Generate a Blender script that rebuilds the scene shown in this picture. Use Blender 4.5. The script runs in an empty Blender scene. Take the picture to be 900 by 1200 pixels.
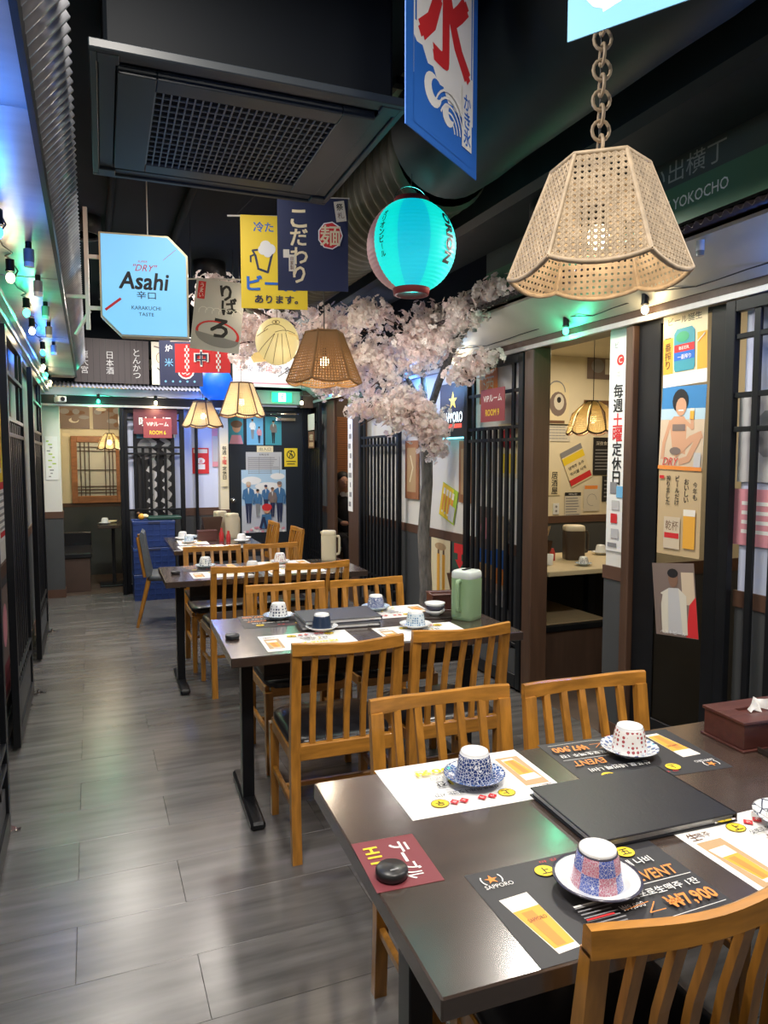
import bpy, math, random
from mathutils import Vector, Matrix, Euler
random.seed(7)
S = bpy.context.scene
COL = S.collection
PI = math.pi
R = math.radians

# ------------------------------------------------------------------ camera, world, exposure, main lights
cam_d = bpy.data.cameras.new('camera'); cam_o = bpy.data.objects.new('camera', cam_d); COL.objects.link(cam_o)
S.camera = cam_o
cam_d.sensor_fit = 'VERTICAL'; cam_d.sensor_height = 36.0; cam_d.lens = 36.0 * 838 / 1200
cam_d.clip_start = 0.02
cam_o.location = (0, 0, 1.5)
cam_o.rotation_euler = (R(90 - 4.3), 0, R(-22.3))
S.view_settings.view_transform = 'Standard'; S.view_settings.look = 'None'
S.view_settings.exposure = 0.32; S.view_settings.gamma = 1.0
W = bpy.data.worlds.new('world'); S.world = W; W.use_nodes = True
W.node_tree.nodes['Background'].inputs[0].default_value = (0.80, 0.85, 1.0, 1)
W.node_tree.nodes['Background'].inputs[1].default_value = 0.30

def light(name, kind, loc, power, color=(1, 1, 1), size=0.1, rot=(0, 0, 0), spot=None, size_y=None):
    d = bpy.data.lights.new(name, kind); d.energy = power; d.color = color
    if kind == 'AREA':
        d.size = size
        if size_y: d.shape = 'RECTANGLE'; d.size_y = size_y
    else:
        d.shadow_soft_size = size
    if kind == 'SPOT': d.spot_size = R(spot or 80); d.spot_blend = 0.6
    o = bpy.data.objects.new(name, d); COL.objects.link(o); o.location = loc; o.rotation_euler = rot
    return o

WARM = (1.0, 0.83, 0.62); NEUT = (1.0, 0.93, 0.84); COOL = (0.78, 0.88, 1.0)
# ceiling light fittings of the room, the last one added to brighten the banners (the fittings themselves are built further down)
DOWNLIGHTS = [(0.60, 0.35, 3.02), (0.05, 1.45, 3.02), (-0.02, 5.3, 3.02), (0.95, 6.10, 3.02), (0.25, 7.3, 3.02), (1.35, 7.6, 3.02), (1.98, 0.9, 2.56), (1.98, 2.75, 2.56), (0.42, 3.42, 3.02)]
DLP = [34, 26, 30, 24, 26, 24, 18, 20, 9]
for (p, w) in zip(DOWNLIGHTS, DLP):
    light('downlight_lamp', 'AREA', (p[0], p[1], p[2] - 0.06), w, NEUT, 0.22)

# ------------------------------------------------------------------ materials
MATS = {}
def P(name, base, rough=0.6, metal=0.0, var=0.0, scale=8.0, bump=0.0, spec=0.5, stretch=(1, 1, 1), objvar=0.0, coat=0.0, trans=0.0, dark=None):
    if name in MATS: return MATS[name]
    m = bpy.data.materials.new(name); m.use_nodes = True; MATS[name] = m
    nt = m.node_tree; b = nt.nodes['Principled BSDF']
    b.inputs['Base Color'].default_value = (*base, 1); b.inputs['Roughness'].default_value = rough
    b.inputs['Metallic'].default_value = metal; b.inputs['Specular IOR Level'].default_value = spec
    b.inputs['Coat Weight'].default_value = coat; b.inputs['Coat Roughness'].default_value = 0.15
    if trans: b.inputs['Transmission Weight'].default_value = trans
    if var or bump:
        tc = nt.nodes.new('ShaderNodeTexCoord'); mp = nt.nodes.new('ShaderNodeMapping'); nz = nt.nodes.new('ShaderNodeTexNoise')
        mp.inputs['Scale'].default_value = stretch; nz.inputs['Scale'].default_value = scale; nz.inputs['Detail'].default_value = 5
        nt.links.new(tc.outputs['Object'], mp.inputs[0]); nt.links.new(mp.outputs[0], nz.inputs[0])
        if objvar:
            oi = nt.nodes.new('ShaderNodeObjectInfo'); ad = nt.nodes.new('ShaderNodeVectorMath'); ad.operation = 'SCALE'
            cb = nt.nodes.new('ShaderNodeCombineXYZ')
            for k in range(3): nt.links.new(oi.outputs['Random'], cb.inputs[k])
            nt.links.new(cb.outputs[0], ad.inputs[0]); ad.inputs['Scale'].default_value = 37.0
            nt.links.new(ad.outputs[0], mp.inputs['Location'])
        if var:
            rp = nt.nodes.new('ShaderNodeValToRGB')
            d = dark or tuple(c * (1 - var) for c in base)
            rp.color_ramp.elements[0].position = 0.3; rp.color_ramp.elements[0].color = (*d, 1)
            rp.color_ramp.elements[1].position = 0.7; rp.color_ramp.elements[1].color = (*[min(1, c * (1 + var * 0.5)) for c in base], 1)
            nt.links.new(nz.outputs['Fac'], rp.inputs[0])
            out = rp.outputs[0]
            if objvar:
                hs = nt.nodes.new('ShaderNodeHueSaturation'); mr = nt.nodes.new('ShaderNodeMapRange')
                mr.inputs['To Min'].default_value = 1 - objvar; mr.inputs['To Max'].default_value = 1 + objvar
                nt.links.new(oi.outputs['Random'], mr.inputs[0]); nt.links.new(mr.outputs[0], hs.inputs['Value'])
                nt.links.new(out, hs.inputs['Color']); out = hs.outputs[0]
            nt.links.new(out, b.inputs['Base Color'])
        if bump:
            bp = nt.nodes.new('ShaderNodeBump'); bp.inputs['Strength'].default_value = bump; bp.inputs['Distance'].default_value = 0.004
            nt.links.new(nz.outputs['Fac'], bp.inputs['Height']); nt.links.new(bp.outputs[0], b.inputs['Normal'])
    return m
def E(name, color, strength, base=None, sample=False):
    if name in MATS: return MATS[name]
    m = bpy.data.materials.new(name); m.use_nodes = True; MATS[name] = m
    b = m.node_tree.nodes['Principled BSDF']
    b.inputs['Base Color'].default_value = (*(base or tuple(c * 0.6 for c in color)), 1)
    b.inputs['Emission Color'].default_value = (*color, 1); b.inputs['Emission Strength'].default_value = strength
    if not sample: m.cycles.emission_sampling = 'NONE'
    return m
def petal_mat(name, c):
    m = bpy.data.materials.new(name); m.use_nodes = True; MATS[name] = m; nt = m.node_tree; b = nt.nodes['Principled BSDF']
    b.inputs['Base Color'].default_value = (*c, 1); b.inputs['Roughness'].default_value = .7
    tr_ = nt.nodes.new('ShaderNodeBsdfTranslucent'); tr_.inputs[0].default_value = (*c, 1); mx = nt.nodes.new('ShaderNodeMixShader'); mx.inputs[0].default_value = .5
    nt.links.new(b.outputs[0], mx.inputs[1]); nt.links.new(tr_.outputs[0], mx.inputs[2]); nt.links.new(mx.outputs[0], nt.nodes['Material Output'].inputs[0]); return m
def china(name, c0, c1, scale, mode='noise', c2=None):
    """glazed pottery with a painted pattern"""
    if name in MATS: return MATS[name]
    m = bpy.data.materials.new(name); m.use_nodes = True; MATS[name] = m
    nt = m.node_tree; b = nt.nodes['Principled BSDF']; b.inputs['Roughness'].default_value = 0.18; b.inputs['Coat Weight'].default_value = 0.5
    tc = nt.nodes.new('ShaderNodeTexCoord'); rp = nt.nodes.new('ShaderNodeValToRGB'); rp.color_ramp.interpolation = 'CONSTANT'
    if mode == 'noise':
        t = nt.nodes.new('ShaderNodeTexVoronoi'); t.feature = 'DISTANCE_TO_EDGE'; t.inputs['Scale'].default_value = scale
        nt.links.new(tc.outputs['Object'], t.inputs[0]); nt.links.new(t.outputs['Distance'], rp.inputs[0])
        rp.color_ramp.elements[1].position = 0.05
    elif mode == 'dots':
        t = nt.nodes.new('ShaderNodeTexVoronoi'); t.inputs['Scale'].default_value = scale; t.inputs['Randomness'].default_value = 0.2
        nt.links.new(tc.outputs['Object'], t.inputs[0]); nt.links.new(t.outputs['Distance'], rp.inputs[0])
        rp.color_ramp.elements[1].position = 0.36
    else:  # check: squares round the cup
        sx = nt.nodes.new('ShaderNodeSeparateXYZ'); nt.links.new(tc.outputs['Object'], sx.inputs[0])
        at = nt.nodes.new('ShaderNodeMath'); at.operation = 'ARCTAN2'; nt.links.new(sx.outputs[0], at.inputs[0]); nt.links.new(sx.outputs[1], at.inputs[1])
        ms = nt.nodes.new('ShaderNodeMath'); ms.operation = 'MULTIPLY'; ms.inputs[1].default_value = 4 / PI; nt.links.new(at.outputs[0], ms.inputs[0])
        mz = nt.nodes.new('ShaderNodeMath'); mz.operation = 'MULTIPLY'; mz.inputs[1].default_value = 38; nt.links.new(sx.outputs[2], mz.inputs[0])
        cb = nt.nodes.new('ShaderNodeCombineXYZ'); nt.links.new(ms.outputs[0], cb.inputs[0]); nt.links.new(mz.outputs[0], cb.inputs[1])
        t = nt.nodes.new('ShaderNodeTexChecker'); t.inputs['Scale'].default_value = 1.0
        t.inputs['Color1'].default_value = (0, 0, 0, 1); t.inputs['Color2'].default_value = (1, 1, 1, 1)
        nt.links.new(cb.outputs[0], t.inputs[0]); nt.links.new(t.outputs['Fac'], rp.inputs[0]); rp.color_ramp.elements[1].position = 0.5
    rp.color_ramp.elements[0].color = (*c0, 1); rp.color_ramp.elements[1].color = (*c1, 1)
    out = rp.outputs[0]
    if c2:
        v = nt.nodes.new('ShaderNodeTexVoronoi'); v.inputs['Scale'].default_value = 260; v.feature = 'DISTANCE_TO_EDGE'
        nt.links.new(tc.outputs['Object'], v.inputs[0])
        gt = nt.nodes.new('ShaderNodeMath'); gt.operation = 'LESS_THAN'; gt.inputs[1].default_value = 0.035; nt.links.new(v.outputs['Distance'], gt.inputs[0])
        mx = nt.nodes.new('ShaderNodeMix'); mx.data_type = 'RGBA'; nt.links.new(gt.outputs[0], mx.inputs[0])
        nt.links.new(out, mx.inputs[6]); mx.inputs[7].default_value = (*c2, 1); out = mx.outputs[2]
    nt.links.new(out, b.inputs['Base Color'])
    return m

wood = P('honey_wood', (0.46, 0.200, 0.030), 0.30, var=0.35, scale=9, stretch=(6, 6, 0.8), bump=0.08, objvar=0.12, coat=0.35)
wood_x = P('honey_wood_rail', (0.48, 0.210, 0.032), 0.30, var=0.35, scale=9, stretch=(0.8, 6, 6), bump=0.08, objvar=0.1, coat=0.35)
leather = P('black_leather', (0.012, 0.012, 0.015), 0.28, bump=0.12, scale=60)
tabletop = P('table_laminate', (0.055, 0.036, 0.028), 0.24, var=0.25, scale=5, stretch=(0.6, 5, 1), spec=1.0, bump=0.02, coat=0.8)
black = P('black_paint', (0.007, 0.008, 0.010), 0.38, var=0.2, scale=12, spec=0.3)
blackm = P('black_metal', (0.012, 0.013, 0.016), 0.3, metal=0.3)
ceilm = P('black_ceiling', (0.006, 0.009, 0.013), 0.8, spec=0.15, var=0.4, scale=2, bump=0.1)
ductm = P('duct_cloth', (0.009, 0.014, 0.017), 0.55, spec=0.25, var=0.3, scale=6, bump=0.3)
oliveduct = P('flexible_duct', (0.035, 0.033, 0.020), 0.55, spec=0.3, var=0.4, scale=9, bump=0.2)
acm = P('air_conditioner_grey', (0.018, 0.026, 0.034), 0.45, var=0.12, scale=3)
acd = P('air_conditioner_dark', (0.005, 0.007, 0.010), 0.6, spec=0.15)
grillem = P('grille_grey', (0.10, 0.115, 0.125), 0.4)
floorm = P('floor_plank_vinyl', (0.120, 0.115, 0.112), 0.27, var=0.42, scale=5, stretch=(0.5, 4.0, 1), bump=0.05, objvar=0.13, spec=0.7)
floorgap = P('floor_joint', (0.075, 0.07, 0.068), 0.6)
whitew = P('white_wall', (0.74, 0.73, 0.68), 0.6, var=0.06, scale=2, bump=0.03)
creamw = P('cream_wall', (0.78, 0.70, 0.50), 0.65, var=0.1, scale=2)
blue_bluelitw = P('blue_and_bluelit_wall', (0.60, 0.66, 0.85), 0.6, var=0.05, scale=2)
dado = P('grey_dado', (0.060, 0.064, 0.068), 0.55, var=0.1, scale=4)
brown = P('brown_post', (0.085, 0.045, 0.028), 0.45, var=0.2, scale=5, stretch=(6, 6, 0.6))
brownband = P('brown_band', (0.10, 0.05, 0.032), 0.5, var=0.15, scale=5)
steel = P('pale_sheet_metal', (0.50, 0.50, 0.50), 0.38, metal=0.35, var=0.12, scale=3, stretch=(1, 6, 1), bump=0.12)
corrm = P('corrugated_steel', (0.34, 0.35, 0.38), 0.35, metal=0.6, var=0.15, scale=6)
canel = petal_mat('pale_cane', (0.84, 0.74, 0.50)); caneb = petal_mat('brown_cane', (0.38, 0.22, 0.09))
chrome = P('chrome', (0.75, 0.75, 0.76), 0.12, metal=1.0)
white = P('paper_white', (0.82, 0.82, 0.80), 0.6)
ivory = P('ivory_plastic', (0.62, 0.56, 0.40), 0.35)
glass_dark = P('dark_glass', (0.03, 0.027, 0.024), 0.06, spec=0.6)
cane = P('rattan_cane', (0.42, 0.32, 0.21), 0.55, var=0.3, scale=30, bump=0.1)
rimb = P('dark_rim_cane', (0.11, 0.055, 0.025), 0.5)
bark = P('grey_bark', (0.16, 0.15, 0.14), 0.85, var=0.5, scale=14, stretch=(3, 3, 0.8), bump=0.7)
twig = P('brown_twig', (0.07, 0.035, 0.025), 0.8)
petal = petal_mat('pale_petal', (0.93, 0.87, 0.84)); petal2 = petal_mat('blush_petal', (0.92, 0.80, 0.78))
cane2 = P('natural_cane', (0.38, 0.29, 0.19), 0.6, var=0.3, scale=30)
pine = P('orange_pine', (0.36, 0.15, 0.065), 0.45, var=0.3, scale=6, stretch=(1, 1, 5))
crate_m = P('blue_crate', (0.020, 0.050, 0.20), 0.4, var=0.1, scale=6)
darkpaper = P('dark_print_paper', (0.030, 0.030, 0.034), 0.5)
boxwood = P('reddish_box_wood', (0.085, 0.026, 0.020), 0.38, var=0.3, scale=8, stretch=(1, 6, 6))
mint = P('mint_enamel', (0.26, 0.40, 0.22), 0.35)
skin = P('skin', (0.45, 0.24, 0.16), 0.5); hair = P('black_hair', (0.008, 0.007, 0.007), 0.6)
cloth_b = P('black_cloth', (0.012, 0.013, 0.018), 0.85, bump=0.3, scale=20)
wire = P('black_wire', (0.01, 0.01, 0.01), 0.5)
greypad = P('grey_upholstery', (0.075, 0.085, 0.095), 0.6, bump=0.05, scale=60)
tanseat = P('tan_seat_vinyl', (0.20, 0.15, 0.09), 0.5)
C = {}
def K(name, rgb, rough=0.55):  # print inks
    n = 'ink_' + name
    if n not in MATS: P(n, rgb, rough)
    C[name] = MATS[n]; return MATS[n]
for n_, c_ in dict(white=(0.82, 0.82, 0.80), cream=(0.78, 0.68, 0.44), black=(0.012, 0.012, 0.014), navy=(0.018, 0.026, 0.075), red=(0.62, 0.025, 0.03),
                   yellow=(0.85, 0.62, 0.03), orange=(0.80, 0.27, 0.05), blue=(0.02, 0.14, 0.55), sky=(0.17, 0.46, 0.74), maroon=(0.19, 0.035, 0.045),
                   grey=(0.25, 0.25, 0.26), lgrey=(0.52, 0.52, 0.53), green=(0.05, 0.35, 0.18), brown=(0.16, 0.08, 0.04), amber=(0.80, 0.40, 0.05),
                   tan=(0.50, 0.33, 0.17), flesh=(0.60, 0.33, 0.20), pink=(0.70, 0.30, 0.36), dgreen=(0.035, 0.085, 0.06), paper=(0.66, 0.62, 0.52),
                   foam=(0.85, 0.80, 0.70), sepia=(0.20, 0.15, 0.13), teal=(0.05, 0.30, 0.38), sand=(0.62, 0.50, 0.36), lime=(0.40, 0.60, 0.05)).items():
    K(n_, c_)

# ------------------------------------------------------------------ mesh builder
class MB:
    def __init__(s): s.v = []; s.f = []; s.mi = []; s.sm = []; s.mats = []
    def m(s, mat):
        if mat not in s.mats: s.mats.append(mat)
        return s.mats.index(mat)
    def add(s, vs, fs, mat, smooth=False, M=None):
        o = len(s.v); k = s.m(mat)
        s.v += [tuple(M @ Vector(v)) if M is not None else tuple(v) for v in vs]
        for f in fs: s.f.append([i + o for i in f]); s.mi.append(k); s.sm.append(smooth)
        return s
    def box(s, a, b, mat, c=0.0, M=None):
        (x0, y0, z0), (x1, y1, z1) = [tuple(min(p, q) for p, q in zip(a, b)), tuple(max(p, q) for p, q in zip(a, b))]
        if c <= 0 or min(x1 - x0, y1 - y0, z1 - z0) <= 2 * c:
            vs = [(x, y, z) for x in (x0, x1) for y in (y0, y1) for z in (z0, z1)]
            fs = [(0, 1, 3, 2), (4, 6, 7, 5), (0, 4, 5, 1), (2, 3, 7, 6), (0, 2, 6, 4), (1, 5, 7, 3)]
            return s.add(vs, fs, mat, False, M)
        lo = (x0, y0, z0); hi = (x1, y1, z1); idx = {}; vs = []
        for sx in (0, 1):
            for sy in (0, 1):
                for sz in (0, 1):
                    cn = [(hi if q else lo)[k] for k, q in enumerate((sx, sy, sz))]
                    sg = [(-1 if q else 1) for q in (sx, sy, sz)]
                    for ax in range(3):  # vertex lying on the face perpendicular to ax
                        p = [cn[k] + (0 if k == ax else sg[k] * c) for k in range(3)]
                        idx[(sx, sy, sz, ax)] = len(vs); vs.append(tuple(p))
        fs = []
        for ax in range(3):
            o1, o2 = [k for k in range(3) if k != ax]
            for sd in (0, 1):
                q = []
                for (a1, a2) in ((0, 0), (1, 0), (1, 1), (0, 1)):
                    t = [0, 0, 0]; t[ax] = sd; t[o1] = a1; t[o2] = a2; q.append(idx[(*t, ax)])
                if (sd == 1) == (ax == 1): q.reverse()
                fs.append(q)
        for ax in range(3):  # edges parallel to ax
            o1, o2 = [k for k in range(3) if k != ax]
            for a1 in (0, 1):
                for a2 in (0, 1):
                    t0 = [0, 0, 0]; t0[o1] = a1; t0[o2] = a2; t1 = list(t0); t1[ax] = 1
                    fs.append([idx[(*t0, o1)], idx[(*t1, o1)], idx[(*t1, o2)], idx[(*t0, o2)]])
        for sx in (0, 1):
            for sy in (0, 1):
                for sz in (0, 1): fs.append([idx[(sx, sy, sz, k)] for k in range(3)])
        return s.add(vs, fs, mat, False, M)
    def cyl(s, p, q, r, mat, r2=None, n=12, cap=True, smooth=True):
        p = Vector(p); q = Vector(q); r2 = r if r2 is None else r2; d = (q - p).normalized()
        u = d.orthogonal().normalized(); w = d.cross(u); vs = []
        for c, rr in ((p, r), (q, r2)):
            for k in range(n):
                a = 2 * PI * k / n; vs.append(c + u * math.cos(a) * rr + w * math.sin(a) * rr)
        s.add(vs, [(k, (k + 1) % n, n + (k + 1) % n, n + k) for k in range(n)], mat, smooth)
        if cap:
            s.add(vs[:n], [tuple(reversed(range(n)))], mat); s.add(vs[n:], [tuple(range(n))], mat)
        return s
    def lathe(s, prof, mat, n=24, c=(0, 0, 0), cap=True, smooth=True, sq=0.0, M=None):
        vs = []
        for (r, z) in prof:
            for k in range(n):
                a = 2 * PI * k / n; x, y = math.cos(a), math.sin(a)
                if sq:
                    t = (abs(x) ** sq + abs(y) ** sq) ** (-1.0 / sq); x *= t; y *= t
                vs.append((c[0] + r * x, c[1] + r * y, c[2] + z))
        fs = [(i * n + k, i * n + (k + 1) % n, (i + 1) * n + (k + 1) % n, (i + 1) * n + k) for i in range(len(prof) - 1) for k in range(n)]
        s.add(vs, fs, mat, smooth, M)
        if cap:
            if prof[0][0] > 1e-5: s.add(vs[:n], [tuple(reversed(range(n)))], mat, False, M)
            if prof[-1][0] > 1e-5: s.add(vs[-n:], [tuple(range(n))], mat, False, M)
        return s
    def tube(s, pts, r, mat, n=8, closed=False, smooth=True, radii=None):
        pts = [Vector(p) for p in pts]; L = len(pts); rings = []
        up = None
        for i, p in enumerate(pts):
            if closed: d = (pts[(i + 1) % L] - pts[i - 1])
            else: d = pts[min(i + 1, L - 1)] - pts[max(i - 1, 0)]
            d.normalize()
            if up is None: up = d.orthogonal().normalized()
            up = (up - d * up.dot(d)).normalized(); w = d.cross(up)
            rr = radii[i] if radii else r
            rings.append([p + up * math.cos(2 * PI * k / n) * rr + w * math.sin(2 * PI * k / n) * rr for k in range(n)])
        vs = [v for g in rings for v in g]; fs = []
        for i in range(L if closed else L - 1):
            j = (i + 1) % L
            for k in range(n): fs.append((i * n + k, i * n + (k + 1) % n, j * n + (k + 1) % n, j * n + k))
        s.add(vs, fs, mat, smooth)
        if not closed: s.add(rings[0], [tuple(reversed(range(n)))], mat); s.add(rings[-1], [tuple(range(n))], mat)
        return s
    def prism(s, poly, z0, z1, mat, M=None):
        n = len(poly); vs = [(x, y, z0) for x, y in poly] + [(x, y, z1) for x, y in poly]
        fs = [tuple(reversed(range(n))), tuple(range(n, 2 * n))] + [(k, (k + 1) % n, n + (k + 1) % n, n + k) for k in range(n)]
        return s.add(vs, fs, mat, False, M)
    def sphere(s, c, r, mat, n=16, m=10, sc=(1, 1, 1)):
        prof = [(math.sin(PI * i / m) * r, -math.cos(PI * i / m) * r) for i in range(m + 1)]
        vs = []
        for (rr, z) in prof:
            for k in range(n):
                a = 2 * PI * k / n; vs.append((c[0] + max(rr, 1e-5) * math.cos(a) * sc[0], c[1] + max(rr, 1e-5) * math.sin(a) * sc[1], c[2] + z * sc[2]))
        return s.add(vs, [(i * n + k, i * n + (k + 1) % n, (i + 1) * n + (k + 1) % n, (i + 1) * n + k) for i in range(m) for k in range(n)], mat, True)
    def mesh(s, name):
        me = bpy.data.meshes.new(name); me.from_pydata(s.v, [], s.f)
        for m in s.mats: me.materials.append(m)
        me.polygons.foreach_set('material_index', s.mi); me.polygons.foreach_set('use_smooth', s.sm)
        me.update(); return me

def tag(o, label=None, cat=None, group=None, kind=None):
    if label: o['label'] = label
    if cat: o['category'] = cat
    if group: o['group'] = group
    if kind: o['kind'] = kind
    return o
def ob(name, mb, parent=None, loc=None, rot=None, label=None, cat=None, group=None, kind=None):
    me = mb.mesh(name) if isinstance(mb, MB) else mb
    o = bpy.data.objects.new(name, me); COL.objects.link(o)
    if parent: o.parent = parent
    if loc is not None: o.location = loc
    if rot is not None: o.rotation_euler = rot
    return tag(o, label, cat, group, kind)
def thing(name, label, cat, loc=(0, 0, 0), rz=0.0, group=None, rot=None, kind=None):
    o = bpy.data.objects.new(name, None); COL.objects.link(o); o.empty_display_size = 0.1
    o.location = loc; o.rotation_euler = rot or (0, 0, rz)
    return tag(o, label, cat, group, kind)
def struct(name, mb, parent=None, **k):
    return ob(name, mb, parent, kind='structure', **k) if parent is None else ob(name, mb, parent, **k)
CACHE = {}
def cached(key, fn):
    if key not in CACHE: CACHE[key] = fn().mesh(key)
    return CACHE[key]

# ------------------------------------------------------------------ printing on flat things
GL = {}
def glyphs(s, off=0.0, italic=0.0):
    k = (s, off, italic)
    if k in GL: return GL[k]
    c = bpy.data.curves.new('t', 'FONT'); c.body = s; c.resolution_u = 2; c.offset = off; c.shear = italic
    o = bpy.data.objects.new('t', c); me = o.to_mesh()
    vs = [(v.co.x, v.co.y) for v in me.vertices]; fs = [tuple(p.vertices) for p in me.polygons]
    o.to_mesh_clear(); bpy.data.objects.remove(o); bpy.data.curves.remove(c)
    xs = [v[0] for v in vs] or [0, 1]; ys = [v[1] for v in vs] or [0, 1]
    GL[k] = (vs, fs, (min(xs), max(xs), min(ys), max(ys))); return GL[k]
class Print(MB):
    """a printed sheet: x right, y up, face towards +z; flat ink layers on its face"""
    def __init__(s, w, h, paper, t=0.0012, curl=None, poly=None):
        super().__init__(); s.w = w; s.h = h; s.t = t; s.k = 0; s.curl = curl
        if poly: s.prism(poly, 0, t, paper)
        elif curl:
            n = 14
            for i in range(n):
                x0 = -w / 2 + w * i / n; x1 = -w / 2 + w * (i + 1) / n
                s.add([(x0, -h / 2, 0), (x1, -h / 2, 0), (x1, h / 2, 0), (x0, h / 2, 0)], [(0, 1, 2, 3)], paper)
        else: s.box((-w / 2, -h / 2, 0), (w / 2, h / 2, t), paper)
    def z(s): s.k += 1; return s.t + 0.00025 * s.k
    def rect(s, x0, y0, x1, y1, mat): z = s.z(); s.add([(x0, y0, z), (x1, y0, z), (x1, y1, z), (x0, y1, z)], [(0, 1, 2, 3)], mat); return s
    def poly(s, pts, mat): z = s.z(); s.add([(x, y, z) for x, y in pts], [tuple(range(len(pts)))], mat); return s
    def ell(s, cx, cy, rx, ry, mat, n=20, a0=0, a1=2 * PI, rot=0.0):
        cr, sr = math.cos(rot), math.sin(rot); pts = []
        for k in range(n):
            a = a0 + (a1 - a0) * k / (n if abs(a1 - a0 - 2 * PI) < 1e-6 else n - 1); x, y = rx * math.cos(a), ry * math.sin(a)
            pts.append((cx + x * cr - y * sr, cy + x * sr + y * cr))
        return s.poly(pts, mat)
    def line(s, pts, w, mat):
        z = s.z()
        for (x0, y0), (x1, y1) in zip(pts, pts[1:]):
            z += 0.00003
            d = math.hypot(x1 - x0, y1 - y0) or 1; nx, ny = -(y1 - y0) / d * w / 2, (x1 - x0) / d * w / 2; ex, ey = ny * 0.5, -nx * 0.5
            s.add([(x0 - nx - ex, y0 - ny - ey, z), (x0 + nx - ex, y0 + ny - ey, z), (x1 + nx + ex, y1 + ny + ey, z), (x1 - nx + ex, y1 - ny + ey, z)], [(0, 3, 2, 1)], mat)
        return s
    def arc(s, cx, cy, r, a0, a1, w, mat, n=12, sy=1.0):
        return s.line([(cx + r * math.cos(a0 + (a1 - a0) * k / n), cy + sy * r * math.sin(a0 + (a1 - a0) * k / n)) for k in range(n + 1)], w, mat)
    def text(s, t, cx, cy, h, mat, w=None, bold=0.0, italic=0.0, rot=0.0, vert=False):
        """text centred at cx, cy; h is the letter height (glyph height when vert)"""
        if vert:
            n = len(t); step = h * 1.08
            for i, ch in enumerate(t):
                y = cy + (n - 1) * step / 2 - i * step
                if ch in 'ー-': s.line([(cx, y + h * .4), (cx, y - h * .4)], h * (0.1 + bold), mat)
                elif ch != ' ': s.text(ch, cx, y, h, mat, w=None if w is None else w, bold=bold)
            return s
        vs, fs, (x0, x1, y0, y1) = glyphs(t, 0.0, italic)
        if not vs: return s
        if len(t) == 1 and ord(t) > 0x2000: sc = h / max(x1 - x0, y1 - y0, 0.6); sx = sc if w is None else w / max(x1 - x0, 0.3)
        else: sc = h / max(y1 - y0, 0.1); sx = sc if w is None else w / (x1 - x0)
        cr, sr = math.cos(rot), math.sin(rot); z = s.z(); mx, my = (x0 + x1) / 2, (y0 + y1) / 2
        q = min(bold, .05) * .55  # heavier strokes: the same letters printed again, slightly shifted
        for j, (qx, qy) in enumerate(((0, 0),) if q == 0 else ((-q, -q), (q, -q), (q, q), (-q, q))):
            o = []
            for (x, y) in vs:
                a, b = (x - mx + qx) * sx, (y - my + qy) * sc; o.append((cx + a * cr - b * sr, cy + a * sr + b * cr, z + j * .00004))
            s.add(o, fs, mat)
        return s
    def beer(s, cx, cy, w, h, rot=0.0, label=None):
        cr, sr = math.cos(rot), math.sin(rot)
        f = lambda pts: [(cx + x * w * cr - y * h * sr, cy + x * w * sr + y * h * cr) for x, y in pts]
        s.poly(f([(-.36, -.5), (.36, -.5), (.5, .5), (-.5, .5)]), C['foam']); s.poly(f([(-.34, -.42), (.34, -.42), (.46, .25), (-.46, .25)]), C['amber'])
        s.poly(f([(-.2, -.40), (.1, -.40), (.12, .2), (-.26, .2)]), C['orange'])
        if label: s.text(label, cx - 0.05 * h * -sr, cy + 0.05 * h * cr, h * .06, C['brown'], w=w * .62, rot=rot)
        return s
    def lines(s, x0, y0, x1, y1, n, mat, fill=0.5, seed=0):
        rr = random.Random(seed); dy = (y1 - y0) / n
        for i in range(n):
            y = y0 + dy * (i + 0.5); xe = x1 - (x1 - x0) * rr.random() * 0.25
            s.rect(x0, y - dy * fill / 2, xe, y + dy * fill / 2, mat)
        return s
FACE = dict(south=0.0, west=-PI / 2, east=PI / 2)
def wall_print(name, pr, loc, face, label, cat='poster', tilt=0.0, group=None, parent=None):
    o = ob(name, pr, parent)
    M = Matrix.Translation(loc) @ Matrix.Rotation(FACE[face] if isinstance(face, str) else face, 4, 'Z') @ Matrix.Rotation(PI / 2, 4, 'X') @ Matrix.Rotation(tilt, 4, 'Z')
    o.matrix_world = M
    if parent is None: tag(o, label, cat, group)
    elif label: o['label'] = label
    return o
# ------------------------------------------------------------------ the room
XL, XR, YB, ZC = -0.46, 2.55, 8.6, 3.1
# floor with separate vinyl planks
fl = struct('floor', MB().box((-3.2, -2.2, -0.12), (6.2, 11.2, -0.008), floorgap))
plank_ms = []
rr = random.Random(3)
PLW, PLL = 0.275, 0.92
row = 0; y = -0.35; npl = 0
pm = MB().box((0, 0, -0.008), (PLL - 0.001, PLW - 0.001, 0.0), floorm, 0.0008).mesh('plank')
while y < 8.5:
    off = (XL + 0.08) % PLL if row % 2 else (XL - 0.26) % PLL
    x = XL - off
    while x < XR:
        x0 = max(x, XL); x1 = min(x + PLL, XR)
        if x1 - x0 > 0.06:
            if abs(x1 - x0 - PLL) < 0.01: me = pm
            else: me = MB().box((0, 0, -0.008), (x1 - x0 - 0.001, PLW - 0.001, 0.0), floorm, 0.0008).mesh('plank')
            o = ob('plank', me, fl, (x0, y, -rr.random() * 0.0004))
        x += PLL
    y += PLW; row += 1
ob('booth_floor', MB().box((XR, -0.5, -0.01), (6.0, 10.0, 0.0), P('booth_floor_tile', (0.10, 0.07, 0.055), 0.4, var=0.3, scale=4)).box((-3.0, 8.45, -0.01), (XR, 11.0, 0.0), MATS['booth_floor_tile']).box((-3, -0.5, -0.01), (XL, 8.45, 0), MATS['booth_floor_tile']), fl)
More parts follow.
